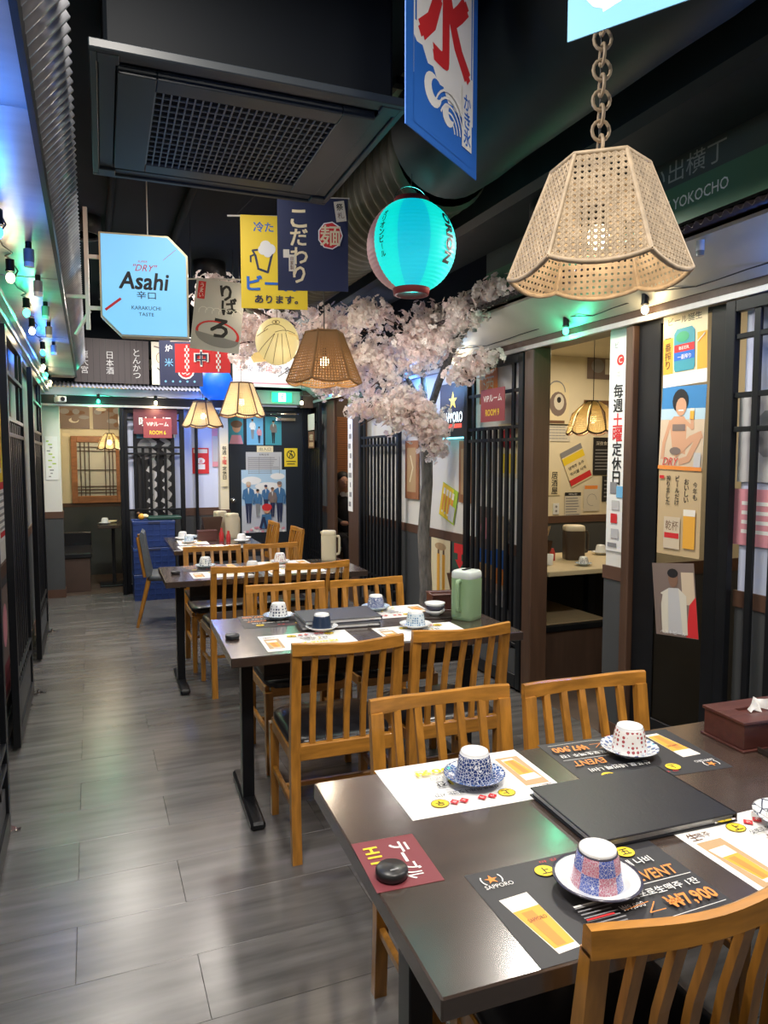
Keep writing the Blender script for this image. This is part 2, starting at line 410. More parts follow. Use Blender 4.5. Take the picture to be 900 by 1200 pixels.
struct('ceiling', MB().box((-3.2, -2.2, ZC), (6.2, 11.2, ZC + 0.1), ceilm))
struct('wall_front', MB().box((-3.2, -2.3, 0), (6.2, -2.2, ZC), P('dark_plaster', (0.10, 0.10, 0.10), 0.8)))

# walls: a body with a white upper part, brown band and grey dado, as slabs of their own depth
def wall_slab(mb, a, b, up=whitew, z_d=0.86, z_b=0.93, top=2.17, proud=0.012):
    """a, b opposite corners in plan"""
    (x0, y0), (x1, y1) = a, b
    x0, x1 = min(x0, x1), max(x0, x1); y0, y1 = min(y0, y1), max(y0, y1)
    mb.box((x0, y0, z_b), (x1, y1, top), up)
    p = 0.006
    mb.box((x0 - p, y0 - p, 0), (x1 + p, y1 + p, z_d), dado)
    q = proud
    mb.box((x0 - q, y0 - q, z_d), (x1 + q, y1 + q, z_b), brownband)
    mb.box((x0 - q, y0 - q, 0), (x1 + q, y1 + q, 0.09), brownband)
# right wall pieces (face XR)
mw = MB()
wall_slab(mw, (XR + 0.03, -2.2), (XR + 0.13, 2.255), up=blue_bluelitw)  # white wall; the blue light on it is put into its colour
wall_slab(mw, (XR, 2.925), (XR + 0.12, 3.075))
wall_slab(mw, (XR + 0.03, 3.84), (XR + 0.13, 6.73))
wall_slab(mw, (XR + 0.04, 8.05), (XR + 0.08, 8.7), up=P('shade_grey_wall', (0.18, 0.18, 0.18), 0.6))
struct('wall_right', mw)
# upper wall above the right rail: dark
struct('trim_1', MB().box((XR + 0.02, -2.2, 2.30), (XR + 0.13, 8.7, ZC), ceilm))
# header rail
struct('trim_2', MB().box((XR - 0.05, -2.2, 2.17), (XR + 0.13, 8.58, 2.225), brown, 0.004).box((XR - 0.065, -2.2, 2.158), (XR - 0.045, 8.6, 2.185), steel, 0.002).box((XR + 0.0, -2.2, 2.225), (XR + 0.13, 8.6, 2.30), brown))
# sloped cream fascia + corrugated awning on the right
fas = MB()
def extr_y(mb, prof, y0, y1, mat):
    n = len(prof); vs = [(x, y0, z) for x, z in prof] + [(x, y1, z) for x, z in prof]
    mb.add(vs, [tuple(range(n)), tuple(reversed(range(n, 2 * n)))] + [(k, (k + 1) % n, n + (k + 1) % n, n + k) for k in range(n)], mat)
extr_y(fas, [(XR - 0.03, 2.225), (XR - 0.05, 2.225), (XR - 0.26, 2.385), (XR - 0.26, 2.40), (XR, 2.40)], -2.2, 8.4, P('cream_sheet_metal', (0.56, 0.54, 0.47), 0.42, metal=0.2, var=0.1, scale=3, bump=0.08))
struct('trim_3', fas)
def corrugated(y0, y1, p0, p1, pitch=0.045, amp=0.010, mat=corrm, axis='y'):
    """wavy roof sheet spanning p0..p1 (two points in the cross plane) along an axis"""
    mb = MB(); n = int((y1 - y0) / pitch * 6); vs = []
    dx, dz = p1[0] - p0[0], p1[1] - p0[1]; L = math.hypot(dx, dz); nx, nz = -dz / L, dx / L
    for i in range(n + 1):
        y = y0 + (y1 - y0) * i / n; a = amp * math.sin(2 * PI * y / pitch)
        for (px_, pz_), th in ((p0, 0), (p1, 0), (p1, .002), (p0, .002)):
            u = px_ + nx * (a + th); w = pz_ + nz * (a + th)
            vs.append((u, y, w) if axis == 'y' else (y, u, w))
    fs = []
    for i in range(n):
        for k in range(4): fs.append((i * 4 + k, i * 4 + (k + 1) % 4, i * 4 + 4 + (k + 1) % 4, i * 4 + 4 + k))
    mb.add(vs, fs, mat, True); return mb
awr = P('dark_corrugated_roofing', (0.050, 0.038, 0.040), 0.5, metal=0.3)
ob('corrugated_awning', corrugated(-1.5, 8.2, (XR - 0.40, 2.385), (XR + 0.0, 2.50), mat=awr), label='dark corrugated awning running above the right-hand booths', cat='awning')

# left wall
ml = MB()
wall_slab(ml, (XL - 0.10, -2.2), (XL, 4.72), top=2.25)
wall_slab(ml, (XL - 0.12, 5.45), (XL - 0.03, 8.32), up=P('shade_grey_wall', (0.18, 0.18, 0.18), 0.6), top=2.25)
struct('wall_left', ml)
struct('trim_4', MB().box((XL - 0.06, 4.72, 0), (XL + 0.035, 5.45, 2.25), brown, 0.006))
struct('baseboard_left', MB().box((XL, -0.5, 0), (XL + 0.02, 4.72, 0.10), P('pale_skirting', (0.30, 0.29, 0.27), 0.5), 0.004))
# door track over the left doors, several metal channels
tr = MB()
for k, (dx, z0, z1) in enumerate(((0.02, 2.17, 2.20), (0.06, 2.19, 2.215), (0.095, 2.215, 2.24))):
    tr.box((XL + dx, -1.5, z0), (XL + dx + 0.03, 8.3, z1), steel, 0.003)
tr.box((XL - 0.1, -1.5, 2.2), (XL + 0.02, 8.3, 2.40), black)
struct('trim_5', tr)
# left soffit of pale sheet metal, edged in black, with lapped sheets
so = MB()
yy = -1.6
k = 0
while yy < 8.2:
    so.box((XL - 0.1, yy, 2.345 + 0.003 * (k % 2)), (-0.115, yy + 0.905, 2.360 + 0.003 * (k % 2)), steel, 0.001)
    yy += 0.9; k += 1
so.box((-0.115, -1.6, 2.335), (-0.10, 8.2, 2.40), black)
struct('trim_6', so)
ob('corrugated_roof_edge', corrugated(1.1, 8.0, (-0.115, 2.385), (-0.02, 2.50), pitch=0.05, amp=0.011), label='grey corrugated roof sheet edging the left overhang', cat='roof sheet')
struct('wall_left_upper', MB().box((XL - 0.12, -2.2, 2.4), (XL - 0.1, 8.3, ZC), ceilm))
bpy.data.objects['wall_left_upper'].name = 'wall_left.001'

# far end: back wall pieces
mb_ = MB()
wall_slab(mb_, (0.98, YB), (1.42, YB + 0.1), up=blue_bluelitw, top=2.30, z_d=0.83, z_b=0.92)
mb_.box((2.40, YB, 0), (2.7, YB + 0.1, 2.3), black)
mb_.box((-0.5, YB + 0.0, 2.30), (2.7, YB + 0.1, ZC), ceilm)
struct('wall_back', mb_)
# white column far left and white pillar beside the blue alcove
c1 = MB(); wall_slab(c1, (XL, 8.38), (-0.29, 8.52), top=2.16); struct('column_white_corner', c1); bpy.data.objects['column_white_corner'].name = 'trim_7'
c2 = MB(); wall_slab(c2, (1.40, 8.45), (1.50, YB + 0.1), up=creamw, top=2.16, z_d=0.83, z_b=0.9); struct('trim_8', c2)
# far rail and fascia
struct('trim_9', MB().box((XL, 8.26, 2.06), (1.55, 8.40, 2.16), black, 0.004).box((XL, 8.245, 2.045), (1.55, 8.262, 2.068), steel, 0.002).box((XL, 8.22, 2.16), (1.55, 8.42, 2.24), blue_bluelitw, 0.004))
ob('far_awning', corrugated(XL, 1.55, (8.10, 2.235), (8.32, 2.30), pitch=0.04, amp=0.008, mat=P('blue_grey_roofing', (0.30, 0.32, 0.42), 0.5, metal=0.2), axis='x'), label='short pale corrugated awning over the far left booth', cat='awning')

# booth behind the far opening
b5 = MB()
b5.box((-1.9, 9.9, 0.0), (1.2, 10.0, 2.6), creamw)
b5.box((-1.9, 9.885, 0.0), (1.2, 9.9, 0.90), dado).box((-1.9, 9.88, 0.88), (1.2, 9.9, 0.93), brownband)
b5.box((0.40, 8.45, 0), (0.48, 9.9, 2.6), creamw)
b5.box((-0.62, 8.52, 0), (-0.54, 9.9, 2.6), creamw).box((-0.54, 8.52, 0), (-0.53, 9.9, 0.9), dado)
b5.box((-1.9, 8.5, 2.5), (1.5, 10.0, 2.6), creamw)
struct('wall_far_booth', b5); bpy.data.objects['wall_far_booth'].name = 'wall_back.001'
light('far_booth_lamp', 'POINT', (0.05, 9.25, 1.95), 6, WARM, 0.06)

# right booth behind the opening (Y 3.1..5.9)
b9 = MB()
b9.box((2.68, 5.9, 0.93), (5.6, 6.0, 2.6), creamw).box((2.68, 5.885, 0), (5.6, 6.0, 0.86), dado).box((2.68, 5.875, 0.86), (5.6, 6.0, 0.93), brownband)
b9.box((5.5, 3.0, 0), (5.6, 5.9, 2.6), creamw)
b9.box((2.68, 3.0, 0.93), (5.6, 3.06, 2.6), creamw).box((2.68, 2.99, 0.0), (5.6, 3.07, 0.86), dado).box((2.68, 2.985, 0.86), (5.6, 3.075, 0.93), brownband)
b9.box((2.68, 1.2, 2.5), (5.6, 6.0, 2.6), creamw)
b9.box((5.5, 1.2, 0), (5.6, 3.0, 2.6), creamw).box((2.68, 1.1, 0), (5.6, 1.2, 2.6), creamw)
struct('wall_right_booth', b9); bpy.data.objects['wall_right_booth'].name = 'wall_right.001'
light('booth_fill_lamp', 'AREA', (4.2, 5.0, 2.45), 16, WARM, 0.5)
light('glass_booth_lamp', 'AREA', (3.4, 2.2, 2.45), 7, WARM, 0.4)
# seat room of the guest
b7 = MB()
b7.box((2.68, 8.7, 0), (4.6, 8.8, 2.6), P('dark_wood_wall', (0.09, 0.05, 0.03), 0.6)).box((4.5, 6.5, 0), (4.6, 8.7, 2.6), creamw).box((2.68, 6.45, 0), (4.6, 6.5, 2.6), creamw).box((2.68, 6.45, 2.5), (4.6, 8.8, 2.6), creamw)
struct('wall_right_guest', b7); bpy.data.objects['wall_right_guest'].name = 'wall_right.002'
light('guest_room_lamp', 'AREA', (3.3, 7.9, 2.45), 9, WARM, 0.4)

# right wall posts
def post(name, x0, y0, x1, y1, z1, mat, label):
    return ob(name, MB().box((x0, y0, 0), (x1, y1, z1), mat, 0.005), label=label, cat='post')
post('brown_post', XR - 0.05, 2.850, XR + 0.13, 2.905, 2.155, brown, 'narrow brown door post between the postered glass door and the white upright strip')
post('brown_post', XR - 0.055, 3.70, XR + 0.07, 3.80, 2.17, brown, 'dark brown door post left of the lit booth opening')
post('brown_post', XR - 0.05, 6.75, XR + 0.0, 7.08, 2.165, brown, 'wide brown post beside the opening where the guest sits')
post('brown_post', XR + 0.02, 7.76, XR + 0.06, 8.03, 2.165, brown, 'far brown post behind the opening where the guest sits')

# slatted sliding doors: frame, slats, cross bars, lower solid panel
def slat_door(label, axis, a0, a1, depth, z1=2.15, n=7, upper=1.70, bars=(0.30, 0.38, 1.62, 1.70, 1.93), fw=0.05, t=0.035, panel=0.0, sw=0.030, mat=black, zb=0.02):
    """axis 'y': door in a plane of constant x = depth, from y=a0 to a1; axis 'x': constant y = depth"""
    loc = (depth, a0, 0) if axis == 'y' else (a0, depth, 0)
    t0 = thing('sliding_door', label, 'sliding door', loc, PI / 2 if axis == 'y' else 0.0)
    w = a1 - a0
    fr = MB()
    fr.box((0, -t / 2, zb), (fw, t / 2, z1), mat, 0.003).box((w - fw, -t / 2, zb), (w, t / 2, z1), mat, 0.003)
    fr.box((fw, -t / 2, z1 - fw), (w - fw, t / 2, z1), mat, 0.003).box((fw, -t / 2, zb), (w - fw, t / 2, zb + 0.09), mat, 0.003)
    ob('door_frame', fr, t0)
    st = (w - 2 * fw) / (n + 1)
    z0 = zb + 0.09 + panel
    key = 'slat_%.3f_%.3f_%.3f' % (z0, z1, upper)
    for i in range(n):
        full = i in (0, n - 1)
        me = cached(key + str(full), lambda: MB().box((-sw / 2, -0.009, z0), (sw / 2, 0.009, z1 - fw if full else upper), mat, 0.002)); me.name = 'slat'
        ob('slat', me, t0, (fw + st * (i + 1), 0.003, 0))
    for z in bars:
        ob('crossbar', MB().box((fw, -0.016, z - 0.011), (w - fw, 0.010, z + 0.011), mat, 0.002), t0)
    if panel: ob('lower_panel', MB().box((fw, -0.006, zb + 0.09), (w - fw, 0.006, z0), dado), t0)
    return t0
XD = XR - 0.045
slat_door('black slatted door behind the second table, room nine sign on it', 'y', 3.805, 4.56, XD, n=8, panel=0.16)
slat_door('black slatted door just beyond the blossom tree trunk', 'y', 5.74, 6.74, XD, n=9, panel=0.1)
slat_door('farthest black slatted door on the right, next to the black exit door', 'y', 8.06, 8.55, XD, n=6, panel=0.1)
slat_door('nearest black slatted door, at the right edge above the tissue box', 'y', 1.15, 2.275, XD - 0.01, n=9, bars=(0.30, 0.40, 1.62, 1.76, 2.0), panel=0.2, upper=1.76)
slat_door('dark slatted door on the left wall just before the far white column', 'y', 5.75, 6.72, XL + 0.075, n=8, panel=0.15)
slat_door('dark slatted door on the left wall beside the brown post', 'y', 4.0, 4.93, XL + 0.075, n=8, panel=0.15, z1=2.16)
slat_door('nearest dark slatted door low at the left edge', 'y', 2.05, 3.12, XL + 0.11, n=8, panel=0.1)
slat_door('black slatted screen behind the blue crates with a big calligraphy poster', 'x', 0.335, 0.985, 8.32, z1=2.04, n=6, bars=(0.93, 1.55, 1.62, 1.92), upper=1.62)
post('far_booth_post', 0.30, 8.26, 0.345, 8.36, 2.06, black, 'slim black post between the far booth and the slatted screen')
post('far_booth_post', 1.13, 8.5, 1.16, 8.56, 2.16, black, 'thin black post in front of the pale blue alcove wall')
# screen backing: white strips
struct('wall_screen', MB().box((0.35, 8.40, 0.92), (0.98, 8.44, 2.06), blue_bluelitw).box((0.35, 8.395, 0.0), (0.98, 8.44, 0.92), dado)); bpy.data.objects['wall_screen'].name = 'wall_back.002'
for i, y in enumerate((3.139, 4.96, 6.73)):
    ob('door_guide', MB().cyl((XL + 0.115, y, 0), (XL + 0.115, y, 0.012), 0.028, chrome, n=16).cyl((XL + 0.115, y, 0.012), (XL + 0.115, y, 0.03), 0.010, chrome, n=12).box((XL + 0.07, y - 0.012, 0), (XL + 0.16, y + 0.012, 0.006), chrome),
       label=['small chrome floor guide at the foot of the nearest left door', 'small chrome floor guide at the foot of the middle left door', 'small chrome floor guide at the foot of the far left door'][i], cat='door guide')

# glass door with posters (right, Y 2.30..2.84)
d1 = thing('door_1', None, None, (XR - 0.01, 2.285, 0), PI / 2); d1['kind'] = 'structure'
w = 0.56
ob('door_frame', MB().box((0, -.009, 0), (0.115, .009, 2.16), black, 0.003).box((w - 0.145, -.009, 0), (w, .009, 2.16), black, 0.003).box((0.115, -.009, 0), (w - .145, .009, 0.22), black, 0.003).box((0.115, -.009, 2.14), (w - .145, .009, 2.16), black), d1)
gl = P('clear_pane', (0.9, 0.9, 0.9), 0.03, trans=1.0, spec=0.5)
gl.node_tree.nodes['Principled BSDF'].inputs['IOR'].default_value = 1.1
ob('pane', MB().box((0.115, -0.002, 0.22), (w - .145, 0.002, 2.14), gl), d1)

# black exit door
d2 = thing('door_2', None, None, (1.50, YB - 0.01, 0)); d2['kind'] = 'structure'
dleaf = ob('door_leaf', MB().box((0.0, 0.0, 0.01), (0.93, 0.05, 2.06), P('black_door_paint', (0.013, 0.018, 0.024), 0.42)), d2)
ob('door_frame', MB().box((0.93, -0.03, 0), (1.02, 0.06, 2.12), black, 0.004).box((0.0, -0.03, 2.06), (0.93, 0.06, 2.12), black, 0.004), d2)
ob('door_handle', MB().cyl((0.07, -0.045, 1.0), (0.07, 0, 1.0), 0.012, chrome).sphere((0.07, -0.055, 1.0), 0.024, chrome).cyl((0.07, -0.006, 1.0), (0.07, 0.0, 1.0), 0.032, chrome, n=20), dleaf)
ob('door_closer', MB().box((0.60, -0.045, 1.95), (0.84, -0.002, 1.99), chrome, 0.004).box((0.62, -0.012, 2.03), (0.88, -0.002, 2.045), chrome).tube([(0.62, -0.03, 1.99), (0.45, -0.10, 2.02), (0.66, -0.02, 2.04)], 0.006, chrome), dleaf)
# lit fascia box over the exit with the running-man sign
struct('trim_10', MB().box((1.40, 8.42, 2.14), (2.52, 8.60, 2.30), P('fascia_offwhite', (0.62, 0.64, 0.58), 0.5), 0.004).box((2.36, 8.30, 2.10), (2.55, 8.42, 2.30), brown))
pr = Print(0.24, 0.115, E('exit_sign_green', (0.02, 0.55, 0.25), 2.0), t=0.02)
exw = E('exit_sign_white', (0.8, 1.0, 0.9), 1.8)
pr.rect(-.045, -.05, .045, .05, exw)
pr.ell(.012, .032, .009, .009, MATS['exit_sign_green'], 10).line([(.006, .02), (-.004, -.008), (.014, -.02), (.012, -.042)], .010, MATS['exit_sign_green']).line([(-.004, -.008), (-.016, -.022), (-.032, -.026)], .009, MATS['exit_sign_green']).line([(.004, .016), (-.018, .010), (-.02, -.004)], .007, MATS['exit_sign_green']).line([(.004, .016), (.022, .006), (.032, .014)], .007, MATS['exit_sign_green'])
wall_print('exit_sign', pr, (2.13, 8.40, 2.22), 'south', 'green lit running-man exit sign above the black door', 'sign')
light('exit_sign_glow', 'POINT', (2.13, 8.2, 2.22), 1.2, (0.1, 1.0, 0.6), 0.06)

# lattice window in the far booth
w1 = thing('window_1', None, None, (-0.22, 9.87, 0.93)); w1['kind'] = 'structure'
ww, wh = 0.60, 0.85
f = MB().box((0, -.02, 0), (0.07, .02, wh), pine, .004).box((ww - .07, -.02, 0), (ww, .02, wh), pine, .004).box((.07, -.02, 0), (ww - .07, .02, .09), pine, .004).box((.07, -.02, wh - .08), (ww - .07, .02, wh), pine, .004)
ob('window_frame', f, w1)
ob('pane', MB().box((.07, .006, .09), (ww - .07, .012, wh - .08), P('frosted_pane', (0.62, 0.60, 0.52), 0.4)), w1)
for x in (.11, .16, .21, .40, .45, .49): ob('glazing_bar', MB().box((x - .006, -.012, .09), (x + .006, .004, wh - .08), brown), w1)
for z in (.13, .17, .21, .42, .66, .71): ob('glazing_bar', MB().box((.07, -.010, z - .006), (ww - .07, .005, z + .006), brown), w1)
for i, (x0, x1) in enumerate(((-0.36, 0.01), (0.05, 0.40))):
    pr = Print(x1 - x0, 0.30, C['sepia']); rr2 = random.Random(i)
    for q in range(9): pr.ell((rr2.random() - .5) * (x1 - x0) * .7, (rr2.random() - .5) * .2, .03 + .04 * rr2.random(), .02 + .02 * rr2.random(), C[rr2.choice(['grey', 'sepia', 'paper', 'brown'])], 9)
    wall_print('framed_picture', pr, ((x0 + x1) / 2, 9.86, 2.02), 'south', ['faded sepia picture high in the far booth, left of the pair', 'faded sepia picture high in the far booth, right of the pair'][i], 'picture')

# ------------------------------------------------------------------ ceiling services
def lathe_y(mb, prof, cx, cz, mat, n=32):
    """profile of (radius, y) turned about an axis along y"""
    vs = [(cx + r * math.cos(2 * PI * k / n), y, cz + r * math.sin(2 * PI * k / n)) for r, y in prof for k in range(n)]
    return mb.add(vs, [(i * n + k, i * n + (k + 1) % n, (i + 1) * n + (k + 1) % n, (i + 1) * n + k) for i in range(len(prof) - 1) for k in range(n)], mat, True)
ob('air_duct', lathe_y(MB(), [(0.26 + (0.006 if k % 6 == 0 else 0), -2.1 + k * 0.2) for k in range(26)], 1.48, 2.90, ductm), label='big round black cloth-wrapped duct running overhead along the tables', cat='duct')
ob('flexible_duct', lathe_y(MB(), [(0.235 + 0.018 * abs(math.sin(k * PI / 4)), 2.95 + k * 0.022) for k in range(150)], 1.50, 2.86, oliveduct), label='olive ribbed flexible duct beyond the round lantern', cat='duct')
ob('rectangular_duct', MB().box((1.80, -2.1, 2.66), (2.16, 7.5, 3.0), ductm, 0.03), label='long square black duct next to the round one', cat='duct')
ob('ceiling_beam', MB().box((2.28, -2.1, 2.9), (2.5, 8.0, 3.1), ductm, 0.01), label='black beam above the green alley signboard', cat='beam')
ob('ceiling_board', MB().box((1.25, 2.35, 3.06), (2.1, 3.3, 3.098), P('dusty_board', (0.22, 0.19, 0.12), 0.8, var=0.3, scale=4)).box((1.2, 2.8, 3.03), (2.1, 2.84, 3.06), black).box((1.66, 2.35, 3.03), (1.70, 3.3, 3.06), black), label='dusty tan ceiling board showing between the ducts', cat='ceiling board')
for i, (x, y0, y1, z, r) in enumerate(((0.60, 3.4, 5.6, 3.07, 0.025), (0.16, 4.0, 6.9, 3.075, 0.02), (0.72, 6.4, 8.0, 3.06, 0.035))):
    ob('conduit_pipe', MB().cyl((x, y0, z), (x, y1, z), r, ceilm, n=10), label=['thin black conduit high above the navy banner', 'thin dark conduit over the lit square sign', 'thicker dark pipe on the ceiling beside the thin one'][i], cat='pipe')
# air conditioner
ac = thing('air_conditioner', 'dark grey four-way ceiling air conditioner with a square grille', 'air conditioner', (0.505, 2.62, 2.60), R(-1))
AW, AH = 0.47, 0.47
ob('body', MB().box((-.43, -.43, 0.03), (.43, .43, 0.49), acd, 0.01), ac)
fp = MB()
gx, gy = 0.285, 0.285
outer = [(-AW, -AH + .05), (-AW + .05, -AH), (AW - .05, -AH), (AW, -AH + .05), (AW, AH - .05), (AW - .05, AH), (-AW + .05, AH), (-AW, AH - .05)]
fp.box((-AW + .075, -gy - .075, 0), (-gx, gy + .075, 0.03), acm, 0.003).box((gx, -gy - .075, 0), (AW - .075, gy + .075, 0.03), acm, 0.003).box((-gx, -gy - .075, 0), (gx, -gy, 0.03), acm, 0.003).box((-gx, gy, 0), (gx, gy + .075, 0.03), acm, 0.003)
for (a, b) in (((-AW, -AH), (AW, -AH + .022)), ((-AW, AH - .022), (AW, AH)), ((-AW, -AH + .022), (-AW + .022, AH - .022)), ((AW - .022, -AH + .022), (AW, AH - .022))):
    fp.box((*a, 0.004), (*b, 0.03), acm, 0.003)
for sx in (-1, 1):
    for sy in (-1, 1): fp.box((sx * (AW - .08), sy * (AH - .075), 0.002), (sx * (AW - .02), sy * (AH - .02), 0.03), acm, 0.003)
fpo = ob('face_panel', fp, ac)
for (a, b) in (((-AW + .08, -AH + .024), (AW - .08, -AH + .07)), ((-AW + .08, AH - .07), (AW - .08, AH - .024))):
    ob('louver', MB().box((*a, 0.012), (*b, 0.018), acm, 0.002, M=None), fpo)
for sx in (-1, 1):
    ob('louver', MB().box((sx * (AW - .024), -AH + .08, 0.012), (sx * (AW - .072), AH - .08, 0.018), acm, 0.002), fpo)
g = MB()
nx, ny = 24, 14
for i in range(nx + 1): x = -gx + 2 * gx * i / nx; g.box((x - .0022, -gy, .001), (x + .0022, gy, .006), grillem)
for j in range(ny + 1): yv = -gy + 2 * gy * j / ny; g.box((-gx, yv - .0025, .004), (gx, yv + .0025, .009), grillem)
ob('grille', g, fpo, kind='stuff')
ob('filter', MB().box((-gx, -gy, .022), (gx, gy, .028), acd), ac)
for k, p in enumerate(DOWNLIGHTS):
    dl = thing('downlight', ['round black downlight above the near end of the first table', 'round black downlight beside the left overhang before the air conditioner', 'round black downlight over the middle of the aisle', 'round black downlight above the far cane lamps', 'round black downlight over the far end of the aisle', 'round black downlight near the black exit door', 'round black downlight under the square duct at the near end', 'round black downlight under the square duct by the green sign', 'added round black downlight brightening the yellow banner'][k], 'ceiling light', (p[0], p[1], p[2] - 0.04))
    ob('housing', MB().lathe([(0.135, 0.12), (0.135, 0.0), (0.125, 0.0), (0.120, 0.02)], black, n=24, cap=False), dl)
# ------------------------------------------------------------------ furniture
CW, CD = 0.43, 0.42
def chair_meshes():
    d = {}
    HX = CW / 2
    def stile(sx):
        mb = MB(); x0, x1 = (sx * HX, sx * (HX - 0.036)); x0, x1 = min(x0, x1), max(x0, x1)
        pts = [(-0.015, 0.0), (0.0, 0.22), (0.0, 0.42), (-0.012, 0.60), (-0.035, 0.800)]  # back edge y, z
        th = [0.030, 0.034, 0.038, 0.030, 0.024]
        vs = []
        for (yb, z), t in zip(pts, th): vs += [(x0, yb, z), (x1, yb, z), (x1, yb + t, z), (x0, yb + t, z)]
        fs = [(3, 2, 1, 0), (16, 17, 18, 19)]
        for i in range(4):
            for k in range(4): a = i * 4 + k; b = i * 4 + (k + 1) % 4; fs.append((a, b, b + 4, a + 4))
        return mb.add(vs, fs, wood)
    d['stile'] = [stile(-1), stile(1)]
    def fleg(sx):
        mb = MB(); x = sx * (HX - 0.018); y = CD - 0.02
        vs = []
        for z, h in ((0, .014), (0.40, .019)): vs += [(x - h, y - h, z), (x + h, y - h, z), (x + h, y + h, z), (x - h, y + h, z)]
        return mb.add(vs, [(3, 2, 1, 0), (4, 5, 6, 7), (0, 1, 5, 4), (1, 2, 6, 5), (2, 3, 7, 6), (3, 0, 4, 7)], wood)
    d['fleg'] = [fleg(-1), fleg(1)]
    tr_ = MB(); n = 12; vs = []
    for i in range(n + 1):  # curved mitred top rail
        u = i / n; x = -HX + CW * u; sag = -0.028 * math.sin(PI * u); e = 0.004 * math.sin(PI * u)
        y0 = -0.038 + sag; zt = 0.835 + 0.004 * math.cos(2 * PI * u); zb_ = 0.793
        vs += [(x, y0, zb_), (x, y0 + 0.024, zb_ + 0.002), (x, y0 + 0.021, zt - .004), (x, y0 + 0.015, zt), (x, y0 + 0.002, zt - .003)]
    fs = [(4, 3, 2, 1, 0), tuple(n * 5 + k for k in range(5))]
    for i in range(n):
        for k in range(5): a = i * 5 + k; b = i * 5 + (k + 1) % 5; fs.append((a, b, b + 5, a + 5))
    tr_.add(vs, fs, wood_x); d['top_rail'] = tr_
    sl = []
    for k in range(5):
        u = (k + 1) / 6; x = -HX + 0.018 + (CW - 0.036) * u; sag = -0.026 * math.sin(PI * u); vs = []
        for (yb, z) in ((0.006, .44), (0.000, .55), (-0.010 + sag * .4, .66), (-0.033 + sag, .797)):
            w = .0105; vs += [(x - w, yb, z), (x + w, yb, z), (x + w, yb + .016, z), (x - w, yb + .016, z)]
        fs = [(3, 2, 1, 0), (12, 13, 14, 15)]
        for i in range(3):
            for q in range(4): a = i * 4 + q; b = i * 4 + (q + 1) % 4; fs.append((a, b, b + 4, a + 4))
        sl.append(MB().add(vs, fs, wood))
    d['slat'] = sl
    d['seat_frame'] = MB().box((-HX + .03, 0.0, .385), (HX - .03, 0.028, .445), wood_x, .004).box((-HX + .03, CD - .03, .375), (HX - .03, CD - .008, .425), wood_x, .004).box((-HX + .004, .03, .375), (-HX + .028, CD - .03, .425), wood, .004).box((HX - .028, .03, .375), (HX - .004, CD - .03, .425), wood, .004)
    seat = MB(); prof = [(0.97, 0), (1.0, .010), (1.0, .022), (0.97, .034), (0.85, .043), (0.5, .047), (0.001, .048)]
    seat.lathe([(r * 1.0, z) for r, z in prof], leather, n=36, sq=7.0, cap=True, M=Matrix.Translation((0, CD / 2 + .014, .418)) @ Matrix.Diagonal((CW / 2 - .008, CD / 2 - .004, 1, 1)))
    d['seat'] = seat
    d['stretcher'] = [MB().box((-HX + .008, .02, .19), (-HX + .026, CD - .03, .215), wood, .003), MB().box((HX - .026, .02, .19), (HX - .008, CD - .03, .215), wood, .003), MB().box((-HX + .02, CD / 2 - .01, .195), (HX - .02, CD / 2 + .01, .212), wood_x, .003)]
    def conv(k, v): return v.mesh(k) if isinstance(v, MB) else [q.mesh(k) for q in v]
    names = dict(stile='stile', fleg='leg', top_rail='top_rail', slat='slat', seat_frame='seat_frame', seat='seat', stretcher='stretcher')
    return {k: conv(names[k], v) for k, v in d.items()}
CM = chair_meshes()
def chair(label, x, y, rz=0.0, group='slat-back wooden chairs at the tables'):
    t = thing('dining_chair', label, 'chair', (x, y, 0), rz, group)
    for k, nm in (('stile', 'leg'), ('fleg', 'leg'), ('top_rail', 'top_rail'), ('slat', 'slat'), ('seat_frame', 'seat_frame'), ('seat', 'seat'), ('stretcher', 'stretcher')):
        v = CM[k]
        for me in (v if isinstance(v, list) else [v]): ob(nm, me, t)
    return t
F_ = PI
chair('honey-wood slat-back chair, near left seat of the second table, legs out in the aisle', 0.865, 2.475, R(-2))
chair('honey-wood slat-back chair, near right seat of the second table, before the green jug', 1.345, 2.49, R(-1))
chair('wooden slat-back chair with whitish sheen, behind the blue cup of the first table', 0.905, 1.755, F_ - R(3))
chair('wooden slat-back chair at the first table, behind the red-patterned cup', 1.372, 1.71, F_ - R(3))
chair('wooden chair nearest the camera, only its curved back showing at the bottom right corner', 0.85, 0.805, R(-2))
chair('wooden slat-back chair across the second table, behind the white patterned cup', 0.945, 3.66, F_)
chair('wooden slat-back chair across the second table, behind the blue cup on white mat', 1.40, 3.64, F_ + R(1))
chair('wooden slat-back chair at the third table, near left seat with legs in the aisle', 0.88, 4.46, R(2))
chair('wooden slat-back chair at the third table, near right seat below the ivory jug', 1.34, 4.42, R(2))
chair('wooden slat-back chair across the third table, behind its left cup', 0.84, 5.46, F_)
chair('wooden slat-back chair across the third table, behind its right cup', 1.29, 5.46, F_)
chair('small far wooden chair turned sideways against the black door, left of a pair', 1.74, 7.35, PI / 2)
chair('small far wooden chair turned sideways against the black door, right of a pair', 1.80, 6.65, PI / 2)

